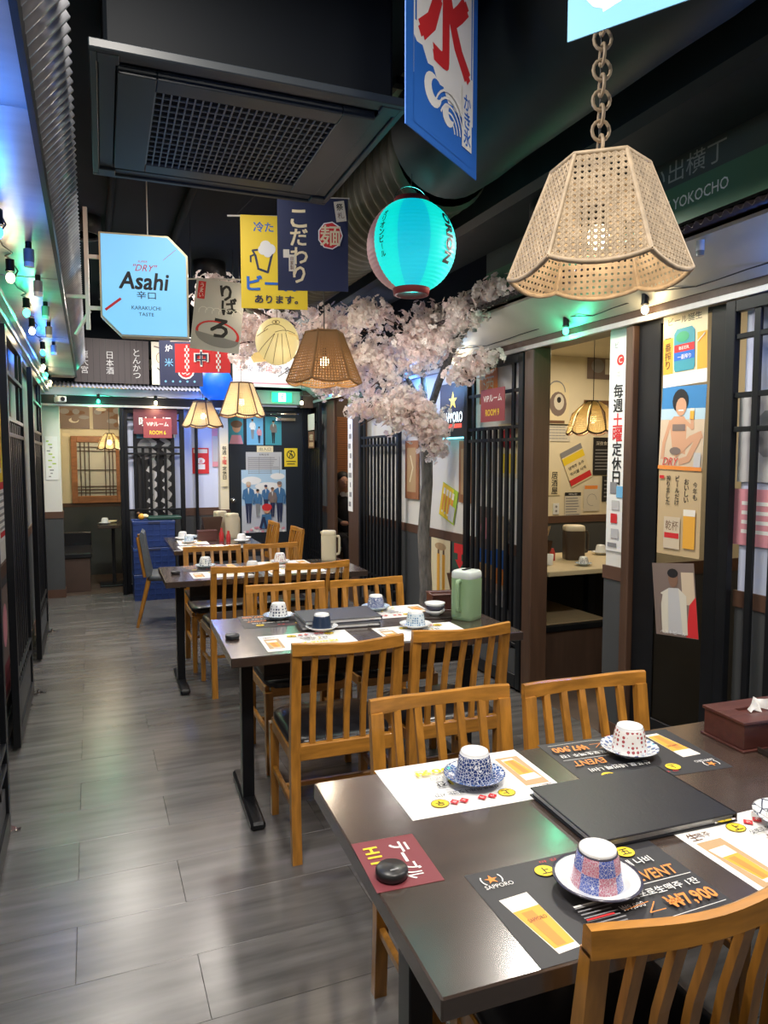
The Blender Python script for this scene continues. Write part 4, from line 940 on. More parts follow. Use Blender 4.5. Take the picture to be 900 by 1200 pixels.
# ------------------------------------------------------------------ woven lamps
def clip_line(poly, p, d):
    """clip the line p + t d to a convex polygon; returns two points or None"""
    t0, t1 = -9e9, 9e9; n = len(poly)
    for i in range(n):
        (ax, ay), (bx, by) = poly[i], poly[(i + 1) % n]; nx_, ny_ = -(by - ay), bx - ax
        den = d[0] * nx_ + d[1] * ny_; num = (ax - p[0]) * nx_ + (ay - p[1]) * ny_
        if abs(den) < 1e-9:
            if num > 0: return None
            continue
        t = num / den
        if den > 0: t0 = max(t0, t)
        else: t1 = min(t1, t)
    if t1 - t0 < 0.004: return None
    return (p[0] + d[0] * t0, p[1] + d[1] * t0), (p[0] + d[0] * t1, p[1] + d[1] * t1)
def lampshade(t, N, Rb, Rt, H, scal, pitch, sw, mat, rim, rot=0.0, style='cane', bow=0.0, rr_=.0055, back=None):
    for k in range(N):
        a0 = rot + 2 * PI * (k - .5) / N; a1 = rot + 2 * PI * (k + .5) / N; am = rot + 2 * PI * k / N
        wb = 2 * Rb * math.sin(PI / N); wt = 2 * Rt * math.sin(PI / N); apb = Rb * math.cos(PI / N); apt = Rt * math.cos(PI / N)
        Ls = math.hypot(H, apb - apt)
        ed = Vector((-math.sin(am), math.cos(am), 0)); out = Vector((math.cos(am), math.sin(am), 0))
        up = (out * (apt - apb) + Vector((0, 0, H))).normalized(); nrm = ed.cross(up)
        o = out * apb
        bul = lambda v: bow * math.sin(PI * min(1, max(0, v / Ls)))
        def pt(u, v, off=0.0): return o + ed * u + up * v + nrm * (off + bul(v)) if bow else o + ed * u + up * v + nrm * off
        arc = [(-wb / 2 + wb * i / 10, -scal * math.sin(PI * i / 10) ** .8) for i in range(11)]
        poly = arc + [(wt / 2, Ls), (-wt / 2, Ls)]
        mb = MB()
        def strand(p, d, off):
            c = clip_line(poly, p, d)
            if not c: return
            (x0, y0), (x1, y1) = c; L = math.hypot(x1 - x0, y1 - y0); nx_, ny_ = -(y1 - y0) / L * sw / 2, (x1 - x0) / L * sw / 2
            m_ = 5 if bow else 1
            for q in range(m_):
                u0, u1 = q / m_, (q + 1) / m_
                A = (x0 + (x1 - x0) * u0, y0 + (y1 - y0) * u0); B = (x0 + (x1 - x0) * u1, y0 + (y1 - y0) * u1)
                vs = [pt(A[0] - nx_, A[1] - ny_, off), pt(A[0] + nx_, A[1] + ny_, off), pt(B[0] + nx_, B[1] + ny_, off), pt(B[0] - nx_, B[1] - ny_, off),
                      pt(A[0], A[1], off + .0012), pt(B[0], B[1], off + .0012)]
                mb.add(vs, [(0, 4, 5, 3), (4, 1, 2, 5), (0, 3, 2, 1)], mat)
        nv = int((Ls + scal) / pitch) + 2; nu = int(wb / pitch / 2) + 2
        for i in range(-2, nv):
            v = i * pitch
            if style == 'cane':
                strand((0, v - pitch * .16), (1, 0), 0); strand((0, v + pitch * .16), (1, 0), 0)
            else: strand((0, v), (1, 0), 0)
        for i in range(-nu, nu + 1):
            u = i * pitch
            if style == 'cane': strand((u - pitch * .16, 0), (0, 1), .0006); strand((u + pitch * .16, 0), (0, 1), .0006)
            else:  # fan the uprights with the taper
                strand((u, 0), (-u / (wb / 2) * (wb - wt) / 2, Ls), .0006)
        if style == 'cane':
            r2_ = math.sqrt(.5)
            for i in range(-nv - nu, nv + nu + 1):
                strand((i * pitch + pitch / 2, 0), (r2_, r2_), .0012); strand((i * pitch + pitch / 2, 0), (-r2_, r2_), .0016)
        ob('woven_panel', mb, t, kind='stuff')
        ob('rib', MB().tube([pt(-wb / 2, 0), pt(-wb / 4 - wt / 4, Ls / 2), pt(-wt / 2, Ls)], rr_, rim, 7), t)
        ob('scalloped_rim', MB().tube([pt(*q) for q in arc], rr_ * 1.15, rim, 7), t)
    top = [(Rt * math.cos(rot + 2 * PI * (k - .5) / N), Rt * math.sin(rot + 2 * PI * (k - .5) / N), H) for k in range(N)]
    mt = MB().tube(top, rr_ * 1.2, rim, 8, closed=True)
    for a, b in ((0, N // 2), (1, N // 2 + 1)): mt.tube([top[a], (0, 0, H), top[b % N]], rr_ * .8, rim, 6)
    ob('top_ring', mt, t)
def bulb_part(t, z, r, col, strength):
    h_ = ob('bulb_holder', MB().cyl((0, 0, z + r), (0, 0, z + r + .05), r * .55, black, n=12), t)
    ob('bulb', MB().sphere((0, 0, z), r, E('bulb_' + col[0], col[1], strength), 14, 10, (1, 1, 1.15)), h_)
warmb = ('warm', (1.0, 0.72, 0.38))
# big hexagonal cane pendant over the first table
pz0 = 1.945
lp = thing('pendant_lamp', 'large hexagonal cane pendant lamp hanging on a ring chain over the first table', 'pendant lamp', (1.145, 1.435, pz0))
lampshade(lp, 6, .212, .112, .245, .022, .0155, .0044, cane2, cane, rot=R(-90 - 38), style='cane')
bulb_part(lp, .085, .026, warmb, 14)
ob('cord', MB().cyl((0.008, .014, .17), (0.008, .014, 3.1 - pz0), .003, wire, n=6), lp)
lk = MB(); pts = [(0.0205 * math.cos(2 * PI * k / 14), 0, .0235 * math.sin(2 * PI * k / 14)) for k in range(14)]
lkm = MB().tube(pts, .0042, cane, 7, closed=True).mesh('chain_link')
for k in range(25):
    z = .262 + .0345 * k
    if z < 3.09 - pz0: ob('chain_link', lkm, lp, (0, 0, z), (0, 0, R(-22 + (90 if k % 2 else 0))))
light('pendant_light', 'POINT', (1.145, 1.435, pz0 + .03), 1.6, WARM, .03)
# second, brown
def small_pendant(label, x, y, z, Rb, Rt, H, mat, rim, N=6, scal=.018, pitch=.017, sw=.005, style='grid', bow=0.0, power=3.0, top=3.1, rot=0.0, strength=18, diff=None):
    t = thing('pendant_lamp', label, 'pendant lamp', (x, y, z))
    lampshade(t, N, Rb, Rt, H, scal, pitch, sw, mat, rim, rot=rot, style=style, bow=bow)
    bulb_part(t, H * .40, .026, warmb, strength)
    ob('cord', MB().cyl((0, 0, H), (0, 0, top - z), .003, wire, n=6), t)
    light('pendant_light', 'POINT', (x, y, z - .01), power, WARM, .03)
    return t
small_pendant('brown hexagonal cane pendant lamp hanging over the second table', 1.243, 3.92, 1.935, .215, .105, .27, caneb, caneb, pitch=.0165, sw=.0085, style='grid', rot=R(-60 - 37), power=3.5)
small_pendant('pale cane pendant lamp with brown scalloped rim, the right of the far pair', 1.12, 5.70, 1.845, .185, .09, .245, canel, rimb, pitch=.017, sw=.009, N=7, power=3.0, rot=.3)
small_pendant('pale cane pendant lamp with brown scalloped rim, the left of the far pair', .97, 6.73, 1.80, .185, .085, .21, canel, rimb, pitch=.017, sw=.009, N=7, power=2.5, rot=.8)
small_pendant('petal-shaped pale cane lamp glowing inside the right booth', 3.435, 4.32, 1.70, .185, .05, .215, canel, rimb, N=9, scal=.03, bow=.035, pitch=.014, sw=.0095, power=4.5, top=2.5, strength=30)
small_pendant('pale cane lamp peeping out beside the far booth post', .22, 9.1, 1.62, .14, .05, .17, canel, rimb, N=8, scal=.02, bow=.02, power=2.5, top=2.5)

# ------------------------------------------------------------------ lanterns
def sph_text(mb, s, R0, sq, az, el, h, mat, vert=True, rot=0.0, w=None, bold=0.03):
    """lay letters on a ball of radius R0 and height factor sq around azimuth az"""
    def put(ch, uc, vc, hh, ww):
        vs, fs, (x0, x1, y0, y1) = glyphs(ch, bold, 0.0); mx, my = (x0 + x1) / 2, (y0 + y1) / 2
        sc = hh / max(x1 - x0, y1 - y0, .5) if ww is None else None; out = []
        for (x, y) in vs:
            a, b = ((x - mx) * sc, (y - my) * sc) if sc else ((x - mx) * ww / (x1 - x0), (y - my) * hh / (y1 - y0))
            cr, sr = math.cos(rot), math.sin(rot); a, b = a * cr - b * sr, a * sr + b * cr
            u = (uc + a) / R0; v = (vc + b) / R0; th = az + u; rr0 = R0 + .002
            out.append((rr0 * math.cos(v) * math.cos(th), rr0 * math.cos(v) * math.sin(th), rr0 * sq * math.sin(v)))
        mb.add(out, fs, mat)
    if vert:
        n = len(s)
        for i, ch in enumerate(s):
            v = el + (n - 1) * h * 1.05 / 2 - i * h * 1.05
            if ch == 'ー':
                vs, fs, bb = glyphs('|', bold, 0.0); put('|', 0, v, h * .8, h * .12)
            else: put(ch, 0, v, h, None)
    else: put(s, 0, el, h, w)
LR = .190
la = thing('paper_lantern', 'round turquoise glowing paper lantern with a pinkish striped side', 'lantern', (1.304, 2.87, 2.405))
cy = E('lantern_turquoise', (0.0, 0.72, 0.62), 0.80, base=(.05, .6, .55)); cy2 = E('lantern_blue_panel', (0.0, 0.50, 0.62), 0.75, base=(.05, .5, .6))
pk = E('lantern_pink', (0.55, 0.25, 0.25), 0.16, base=(.5, .3, .28)); redl = P('lantern_red_band', (.30, .04, .04), .5)
camaz = math.atan2(-2.87, -1.304)  # direction the lettered face looks in
lb = MB(); NA, NE = 60, 96; vs = []; fs = []
for j in range(NE + 1):
    el = -R(66) + R(132) * j / NE; rad = LR * (1 + .010 * (abs(math.sin(j * PI / 4))))
    for i in range(NA):
        az = 2 * PI * i / NA; vs.append((rad * math.cos(el) * math.cos(az), rad * math.cos(el) * math.sin(az), rad * 1.02 * math.sin(el)))
bym = {}
for j in range(NE):
    for i in range(NA):
        az = (2 * PI * (i + .5) / NA - camaz + PI) % (2 * PI) - PI
        m_ = cy
        if R(-20) < az < R(24): m_ = cy2
        if az < R(-52) : m_ = pk
        bym.setdefault(m_.name, []).append((j * NA + i, j * NA + (i + 1) % NA, (j + 1) * NA + (i + 1) % NA, (j + 1) * NA + i))
lb.v = vs
for nm, ff in bym.items():
    k = lb.m(MATS[nm]); lb.f += [list(f) for f in ff]; lb.mi += [k] * len(ff); lb.sm += [True] * len(ff)
ob('paper_shade', lb, la)
lt = MB(); sph_text(lt, 'オリオンビール', LR * 1.01, 1.02, camaz - R(39), .02, .027, C['dgreen'])
ob('katakana_print', lt, la)
lt = MB(); sph_text(lt, 'ORION', LR * 1.01, 1.02, camaz + R(56), 0.01, .055, C['black'], vert=False, rot=-PI / 2, w=.21, bold=.05)
ob('roman_letter_print', lt, la)
zt_ = LR * 1.02 * math.sin(R(66)); rt = LR * math.cos(R(66))
ob('top_band', MB().lathe([(rt + .004, zt_ - .004), (rt - .002, zt_ + .022), (rt - .010, zt_ + .022), (rt - .010, zt_ - .004)], redl, n=28, cap=False), la)
ob('bottom_band', MB().lathe([(rt + .004, -zt_ + .004), (rt - .002, -zt_ - .026), (rt - .012, -zt_ - .026), (rt - .012, -zt_)], redl, n=28, cap=False), la)
ob('wire_handle', MB().tube([(rt * math.cos(a), 0, zt_ + .015 + .06 * math.sin(a)) for a in [PI * k / 12 for k in range(13)]], .0018, chrome, 5).cyl((0, 0, zt_ + .07), (0, 0, .305), .0015, wire, n=5), la)
light('lantern_light', 'POINT', (1.304, 2.87, 2.405), 3.0, (0.15, 1.0, 0.92), .12).parent = None
bl = thing('paper_lantern', 'plain deep blue paper lantern above the far left cane lamps', 'lantern', (1.05, 6.48, 2.16))
bm_ = E('lantern_deep_blue', (0.01, 0.14, 0.85), 0.75); vs = []; mb = MB(); NA, NE = 32, 30
for j in range(NE + 1):
    el = -R(66) + R(132) * j / NE; rad = .145 * (1 + .02 * (j % 2))
    for i in range(NA): az = 2 * PI * i / NA; vs.append((rad * math.cos(el) * math.cos(az), rad * math.cos(el) * math.sin(az), rad * 1.05 * math.sin(el)))
mb.add(vs, [(j * NA + i, j * NA + (i + 1) % NA, (j + 1) * NA + (i + 1) % NA, (j + 1) * NA + i) for j in range(NE) for i in range(NA)], bm_, True)
ob('paper_shade', mb, bl); ob('top_band', MB().lathe([(.06, .138), (.06, .155)], C['navy'], n=20).cyl((0, 0, .15), (0, 0, .94), .0015, wire, n=5), bl)
# puffer-fish lantern
pf = thing('fish_lantern', 'pale yellow puffer-fish paper lantern with brown drawn lines', 'lantern', (1.047, 4.22, 2.19), R(-14))
fy = E('lantern_cream', (0.80, 0.62, 0.24), 0.60, base=(.5, .45, .28)); fy2 = E('lantern_cream_fin', (0.80, 0.58, 0.22), 0.55)
fa, fb, fc = .128, .115, .138
ob('body', MB().sphere((0, 0, 0), 1, fy, 36, 22, (fa, fb, fc)), pf)
def on_fish(u, v, k=1.012):  # u,v in [-1,1] over the front
    y = math.sqrt(max(0.0, 1 - u * u - v * v)); return (fa * u * k, -fb * y * k, fc * v * k)
ln = MB()
for curve in ([(-.1 + .9 * s, .25 + .1 * math.sin(s * 3)) for s in [k / 8 for k in range(9)]], [(-.9 + .8 * s, -.55 + .75 * s) for s in [k / 8 for k in range(9)]], [(-.6 + .5 * s, -.78 + .98 * s) for s in [k / 8 for k in range(9)]],
              [(-.2 + .25 * s, -.95 + 1.15 * s) for s in [k / 8 for k in range(9)]], [(.25 - .05 * s, -.95 + 1.15 * s) for s in [k / 8 for k in range(9)]], [(.62 - .25 * s, -.75 + 1.0 * s) for s in [k / 8 for k in range(9)]], [(-.5 * math.cos(s * PI) - .1, .28 + .32 * math.sin(s * PI)) for s in [k / 8 for k in range(9)]],
              [(-.9 + .5 * s, .15 + .25 * s) for s in [k / 4 for k in range(5)]]):
    ln.tube([on_fish(*q) for q in curve], .0016, C['brown'], 5)
ln.tube([on_fish(-.05 + .17 * math.cos(a), .70 + .09 * math.sin(a)) for a in [2 * PI * k / 12 for k in range(12)]], .0016, C['brown'], 5, closed=True)
ln.sphere(on_fish(-.05, .70), .006, C['brown'], 8, 6)
ob('drawn_lines', ln, pf)
tail = MB(); tail.add([(-.07, -.03, -.055), (-.05, -.02, -.115), (-.14, -.035, -.13), (-.155, -.03, -.10), (-.135, -.035, -.075)], [(0, 1, 2, 3, 4)], fy2); tail.add([(-.07, -.01, -.055), (-.05, 0, -.115), (-.14, -.02, -.13), (-.155, -.018, -.10), (-.135, -.02, -.075)], [(4, 3, 2, 1, 0)], fy2)
ob('tail_fin', tail, pf); ob('side_fin', MB().tube([on_fish(.5, .25), (.11, -.10, .02), (.12, -.09, .0)], .006, fy2, 6), pf)
ob('hanging_cord', MB().cyl((0, 0, fc), (0, 0, .90), .0015, wire, n=5), pf)
light('fish_lantern_light', 'POINT', (1.047, 4.02, 2.06), 0.4, WARM, .08)

# ------------------------------------------------------------------ lit square sign on its bracket
sg = thing('lit_sign', 'glowing pale blue cut-corner sign with black lettering on a white bracket', 'sign', (0.305, 4.18, 2.43), R(-8))
W_, H_ = .228, .272; ct = .10
shape = [(-W_, -H_ + ct), (-W_ + ct, -H_), (W_, -H_), (W_, H_ - ct), (W_ - ct, H_), (-W_, H_)]
TM = Matrix.Rotation(PI / 2, 4, 'X')
frm = MB(); frm.prism(shape, -.06, .028, P('gilt_frame', (.55, .47, .30), .35, metal=.4), M=TM)
ob('sign_case', frm, sg)
face = Print(0, 0, E('sign_sky', (0.17, 0.50, 0.82), 0.72, base=(.15, .35, .5)), t=.034, poly=[(x * .955, y * .963) for x, y in shape])
blk = K('sign_black', (.01, .01, .012)); 
face.text('SUPER', -.008, .128, .011, C['red'], w=.05, italic=.2); face.text('"DRY"', .006, .095, .036, C['red'], w=.125, italic=.35)
face.text('Asahi', -.002, .025, .088, blk, w=.255, bold=.035, italic=.15)
face.line([(.10, .142), (.165, .20)], .0018, C['red']); face.line([(-.20, -.135), (-.125, -.075)], .013, C['red'])
face.text('辛口', .008, -.050, .040, blk, w=.098, bold=.01); face.text('KARAKUCHI', .006, -.118, .020, blk, w=.150); face.text('TASTE', .006, -.152, .018, blk, w=.078)
for i, v in enumerate(face.v): face.v[i] = tuple(TM @ Vector(v))
ob('sign_face', face, sg)
brk = MB(); wm = P('white_metal', (.62, .60, .54), .4)
brk.box((-.305, -.01, -.24), (-.285, .01, .40), wm).box((-.285, -.008, .135), (-W_, .008, .155), wm).box((-.285, -.008, -.135), (-W_, .008, -.115), wm).box((-.40, -.01, -.075), (-.305, .01, -.06), wm)
brk.tube([(-.285, 0, -.14), (-.36, 0, -.27)], .011, wm, 6)
ob('bracket', brk, sg); ob('hanging_rod', MB().cyl((.02, 0, H_), (.02, 0, .67), .003, wm, n=6), sg)

# ------------------------------------------------------------------ hanging flags and banners
def hang(name, pr, loc, yaw_, label, cat='banner', tilt=0.0, rod=None):
    return wall_print(name, pr, loc, R(yaw_), label, cat, tilt)
# blue ice flag: hangs along a direction 53.5 degrees right of straight ahead
p = Print(.43, .66, C['blue'], t=.003)
p.rect(-.175, -.19, .185, .31, C['white']); p.rect(-.168, -.06, .178, .302, C['blue']); p.rect(-.160, -.08, .170, .294, C['white'])
p.text('氷', .005, .035, .28, C['red'], w=.30, bold=.05)
pb = [(-.175, -.10)] + [(-.16 + .03 * k, -.11 - .013 * k + .018 * (k % 2)) for k in range(12)] + [(.185, -.27), (.185, -.31), (-.175, -.31)]
p.poly(pb, C['blue'])
for r_, cx_, cy_ in ((.05, -.07, -.19), (.035, .02, -.22)):
    p.ell(cx_, cy_, r_, r_ * .85, C['white'], 18); p.ell(cx_ + .02, cy_ + .01, r_ * .6, r_ * .5, C['blue'], 16)
for k in range(5): p.arc(.03, -.26, .03 + .018 * k, R(10), R(150), .006, C['white'])
p.rect(.105, -.27, .170, -.10, C['white']); p.rect(.110, -.265, .165, -.105, C['white']); p.text('かき氷', .138, -.19, .045, C['blue'], vert=True, bold=.03)
hang('ice_flag', p, (.92, 1.815, 2.325 + .335), 90 - 53.5 , 'blue-bordered shaved ice flag with a big red character and waves', 'flag')
ob('flag_cord', MB().cyl((.76, 1.695, 2.99), (.76, 1.695, 3.1), .002, wire, n=5).cyl((1.07, 1.925, 2.99), (1.07, 1.925, 3.1), .002, wire, n=5).tube([(.745, 1.685, 2.99), (1.09, 1.94, 2.99)], .005, wm, 6), None, label='white rod holding the blue ice flag', cat='rod')
p = Print(.44, .62, C['sky'], t=.003)
for pts in ([(-.13, -.215), (-.05, -.195), (.03, -.18)], [(.05, -.20), (.10, -.02), (.12, .15)], [(-.13, .05), (.02, .09), (.15, .12)]): p.line(pts, .11, C['white']); [p.ell(*q, .055, .055, C['white'], 14) for q in pts]
for pts in ([(-.13, -.215), (-.05, -.195), (.03, -.18)], [(.06, -.12), (.10, -.02), (.12, .15)], [(-.13, .05), (.02, .09), (.15, .12)]): p.line(pts, .048, C['red']); [p.ell(*q, .024, .024, C['red'], 12) for q in pts]
# bottom edge runs from (0.97,1.33,2.39) towards the camera side
hang('sky_flag', p, (.97 + .22 * math.cos(R(-58)), 1.33 + .22 * math.sin(R(-58)), 2.385 + .31), -58, 'sky blue flag with a red and white stroke, mostly cut off by the top edge', 'flag')
# yellow beer banner and navy ramen banner
p = Print(.355, .49, C['yellow'], t=.0015)
p.text('冷た', -.055, .185, .052, C['blue'], w=.105, bold=.03); p.text('い', .11, .185, .05, C['blue'], bold=.03)
p.line([(-.10, .035), (-.085, -.035), (-.035, -.052), (-.012, .045)], .012, C['navy']); p.line([(-.10, .035), (-.115, .06), (-.02, .075)], .010, C['navy']); p.line([(-.102, .04), (-.125, .03), (-.125, .0)], .009, C['navy'])
for cx_, cy_, r_ in ((-.045, .085, .03), (-.02, .07, .028), (-.06, .065, .026), (-.035, .05, .024)): p.ell(cx_, cy_, r_, r_, C['white'], 16)
p.text('ビール', -.0, -.110, .075, C['blue'], w=.29, bold=.05); p.text('あります。', 0.01, -.195, .042, C['navy'], w=.23, bold=.03)
hang('yellow_banner', p, (.951, 3.88, 2.552), -14, 'yellow beer banner with blue lettering and a foaming mug', 'banner')
ob('banner_rod', MB().tube([(.72, 3.975, 2.80), (1.14, 3.83, 2.80)], .005, wm, 6).tube([(.76, 3.96, 2.80), (.95, 3.90, 3.0), (1.11, 3.84, 2.80)], .0015, wire, 4).cyl((.95, 3.90, 3.0), (.95, 3.90, 3.1), .002, wire, n=5), None, label='white rod from which the yellow beer banner hangs', cat='rod')
p = Print(.345, .445, C['navy'], t=.0015)
p.text('こだわり', -.068, -.01, .082, C['cream'], vert=True, bold=.035); p.rect(-.145, -.065, -.115, .015 - .04, C['paper']); p.rect(-.118, -.13, -.088, -.05, C['paper']); p.text('自家製', -.103, -.09, .020, C['brown'], vert=True)
p.ell(.085, .045, .062, .068, C['white'], 9); p.ell(.085, .045, .056, .062, C['red'], 9); p.text('麺', .085, .045, .098, C['cream'], bold=.02)
hang('navy_banner', p, (1.043, 3.463, 2.545), -18, 'navy noodle banner with cream lettering and a red emblem', 'banner')
ob('banner_rod', MB().tube([(.87, 3.525, 2.77), (1.215, 3.41, 2.77)], .004, wm, 6).cyl((.9, 3.515, 2.77), (.9, 3.515, 3.1), .0015, wire, n=4).cyl((1.19, 3.418, 2.77), (1.19, 3.418, 3.1), .0015, wire, n=4), None, label='thin rod from which the navy noodle banner hangs', cat='rod')
p = Print(.050, .095, C['paper'], t=.008); p.text('祭', 0, .02, .032, C['black'], bold=.02); p.text('札', 0, -.02, .032, C['brown'])
hang('wooden_tag', p, (1.165, 3.405, 2.70), -18, 'little wooden tag hanging over the corner of the navy banner', 'tag', tilt=R(8))
# bowl banner
p = Print(.33, .47, C['lgrey'], t=.002)
p.rect(-.15, .10, -.10, .215, C['red']); p.text('うまい', -.125, .157, .030, C['white'], vert=True)
for k_, (ch, x, y_, r_) in enumerate((('り', .04, .16, .3), ('ば', .07, .07, .2))): p.text(ch, x, y_, .10, C['black'], bold=.05, rot=r_)
p.ell(.01, -.12, .150, .085, C['red'], 26, rot=-.15); p.ell(.01, -.115, .132, .068, C['lgrey'], 26, rot=-.15)
p.ell(.01, -.135, .150, .07, C['grey'], 20, a0=PI, a1=2 * PI, rot=-.15); p.text('ろ', .02, -.08, .12, C['black'], bold=.06, rot=-.1)
for k in range(6): p.arc(-.1 + .045 * k, .02, .03, R(20), R(200), .003, C['white'], 6)
hang('bowl_banner', p, (.825, 4.96, 2.455), -20, 'grey-white banner with black brush characters over a red bowl', 'banner', tilt=R(-7))
p = Print(.42, .22, C['red'], t=.002)
for sx in (-1, 1):
    for j in range(9):
        for i in range(3): 
            if (i + j) % 2: p.rect(sx * .12 - .018 + .012 * i, -.10 + .022 * j, sx * .12 - .006 + .012 * i, -.078 + .022 * j, C['white'])
p.text('中', -.01, .0, .12, C['white'], bold=.05); p.text('中', -.01, .0, .10, C['navy'], bold=.03)
hang('red_banner', p, (.83, 5.72, 2.27), -18, 'red checked-border banner behind the bowl banner', 'banner')
p = Print(.36, .40, C['navy'], t=.002)
p.text('炉', -.10, .12, .06, C['white']); p.text('米', -.10, .0, .07, C['sky']); p.ell(.04, -.07, .07, .07, C['white'], 12); p.ell(.04, -.07, .058, .058, C['red'], 12); p.text('め', .04, -.07, .07, C['white'])
for q in range(5): p.ell(-.13 + .06 * q, -.16, .010, .010, C['sky'], 6)
hang('navy_noren', p, (.745, 6.39, 2.315), -14, 'navy cloth with a white sun mark left of the red banner', 'banner')
for (p0_, p1_, lab_) in (((.55, 6.44, 2.525), (.95, 6.34, 2.525), 'white pole carrying the navy cloth with the sun mark'), ((.60, 5.81, 2.40), (1.10, 5.64, 2.40), 'white pole carrying the red checked-border banner'), ((.63, 5.04, 2.70), (1.02, 4.90, 2.70), 'white pole carrying the grey-white bowl banner')):
    hp = MB().tube([p0_, p1_], .005, wm, 6)
    for f_ in (.08, .92):
        q_ = Vector(p0_).lerp(Vector(p1_), f_); hp.cyl(q_, (q_.x, q_.y, 3.1), .0018, wire, n=4)
    ob('hanging_pole', hp, None, label=lab_, cat='pole', group='white poles of the far banners')
# orange-red panel over the left overhang
o_ = MB().box((-.095, 3.0, 2.43), (-.075, 5.0, 2.86), K('flame_orange', (.75, .16, .03)), .002).box((-.0745, 3.0, 2.45), (-.073, 3.5, 2.84), C['teal']).box((-.0745, 3.9, 2.60), (-.073, 4.9, 2.70), C['amber']).box((-.0745, 3.6, 2.45), (-.073, 4.9, 2.52), C['maroon'])
ob('roof_sign', o_, None, label='orange-red sign panel standing above the left overhang', cat='sign')

# ------------------------------------------------------------------ far fascia boards
p = Print(.75, .46, P('dark_board', (.045, .035, .038), .6), t=.02)
for k in range(12): p.rect(-.37 + .062 * k, -.225, -.367 + .062 * k, .225, black)
for x_, s_ in ((-.27, '龍大宮'), (-.02, '日本酒'), (.25, 'とんかつ')): p.text(s_, x_, -.02, .075, C['lgrey'], vert=True)
wall_print('menu_board', p, (.245, 8.25, 2.53), 'south', 'dark slatted board with three columns of pale characters over the far booth', 'board')
p = Print(.30, .46, C['paper'], t=.02)
p.ell(-.05, .06, .05, .06, C['cream'], 14).arc(-.05, .06, .05, 0, 2 * PI, .006, C['brown'], 16, sy=1.2).line([(-.09, -.05), (-.02, -.12), (.03, -.02), (.09, .10)], .012, C['black']).line([(-.12, .18), (.0, .15), (.13, .19)], .014, C['sepia']).text('祭', .07, -.16, .07, C['pink'])
wall_print('painted_paper', p, (.80, 8.25, 2.53), 'south', 'cream paper with a brush drawing at the end of the dark board', 'picture')
p = Print(.55, .44, black, t=.02); p.line([(-.2, -.18), (-.1, .02), (.02, -.18)], .02, C['white']).line([(-.05, -.02), (.05, .10), (.2, -.1)], .02, C['grey']).text('酒', -.18, .05, .12, C['red'])
wall_print('menu_board', p, (1.26, 8.25, 2.53), 'south', 'black board with white strokes behind the blue lantern', 'board')
p = Print(1.05, .34, C['white'], t=.02)
for k in range(9): p.text('大衆酒場居食屋生麦'[k], -.44 + .11 * k, .03, .085, C['navy'] if k % 3 else C['red'])
p.rect(-.5, -.14, .5, -.12, C['pink'])
wall_print('white_signboard', p, (2.05, 8.24, 2.49), 'south', 'white lettered signboard glimpsed through the blossoms above the exit', 'sign')
light('signboard_light', 'AREA', (2.0, 7.9, 2.85), 3, (1, .95, .95), .5, rot=(R(35), 0, 0))
# green alley sign
p = Print(2.2, .40, K('alley_upper', (.06, .075, .07)), t=.03)
p.rect(-1.1, -.2, 1.1, -.045, K('sign_green_lower', (.07, .17, .10))); p.text('思い出横丁', .40, .015, .085, K('sign_grey', (.35, .36, .33)), w=.50, bold=.0); p.text('OMOIDE YOKOCHO', .415, -.115, .044, C['white'], w=.50, bold=.01)
wall_print('alley_sign', p, (2.26, 2.72, 2.645), 'west', 'long dark green alley signboard above the right-hand awning', 'sign')

# ------------------------------------------------------------------ string bulbs
def festoon(name, pts, cols, label_pre, zt, drop=False, power=1.6):
    names = {'w': 'warm white', 'g': 'green', 'b': 'blue', 'm': 'pink'}
    cc = {'w': (1.0, .78, .45), 'g': (0.05, 1.0, .50), 'b': (0.03, .22, 1.0), 'm': (1.0, .25, .5)}
    t = thing('string_lights', label_pre, 'string lights', (0, 0, 0))
    w_ = []
    for (x, y, z), c in zip(pts, cols):
        ob('socket', cached('socket', lambda: MB().cyl((0, 0, .030), (0, 0, .075), .017, black, n=12).cyl((0, 0, .025), (0, 0, .032), .019, black, n=12)), t, (x, y, z))
        ob('bulb_' + names[c].replace(' ', '_'), cached('festoon_bulb_' + c, lambda: MB().sphere((0, 0, 0), .017, E('festoon_' + c, cc[c], 14 if c in 'wm' else 7), 14, 10, (1, 1, 1.25))), t, (x, y, z))
        light('festoon_light', 'POINT', (x, y, z - .05), power * dict(w=.7, g=1.3, b=2.3, m=1)[c], cc[c], .025)
        w_.append((x, y, z + .07)); 
    full = []
    for a, b in zip(w_, w_[1:]):
        for q in range(6):
            s_ = q / 6; full.append((a[0] + (b[0] - a[0]) * s_ + .02 * math.sin(q * 2), a[1] + (b[1] - a[1]) * s_, a[2] + (b[2] - a[2]) * s_ - .035 * math.sin(PI * s_) + .008))
    full.append(w_[-1])
    cb_ = MB().tube(full, .003, wire, 5)
    if drop:
        for e_ in (full[0], full[-1]): cb_.cyl(e_, (e_[0], e_[1], ZC), .002, wire, n=5)
    ob('cable', cb_, t)
    return t
festoon('string', [(-.27, 1.9, 2.25), (-.262, 2.75, 2.25), (-.285, 3.41, 2.25), (-.282, 4.19, 2.25), (-.295, 4.77, 2.25), (-.289, 5.7, 2.25), (-.335, 6.6, 2.25), (-.345, 7.2, 2.25), (-.345, 7.9, 2.25)], 'bbwgwbwgw', 'string of coloured bulbs under the left metal overhang', 2.34, power=1.3)
festoon('string', [(XR - .10, 1.1, 2.20), (XR - .10, 1.85, 2.20), (XR - .10, 2.72, 2.20), (XR - .10, 3.33, 2.20), (XR - .10, 4.65, 2.20), (XR - .10, 5.5, 2.20), (XR - .10, 7.4, 2.20)], 'wbwgwbw', 'string of coloured bulbs along the right-hand awning', 2.3, power=1.3)
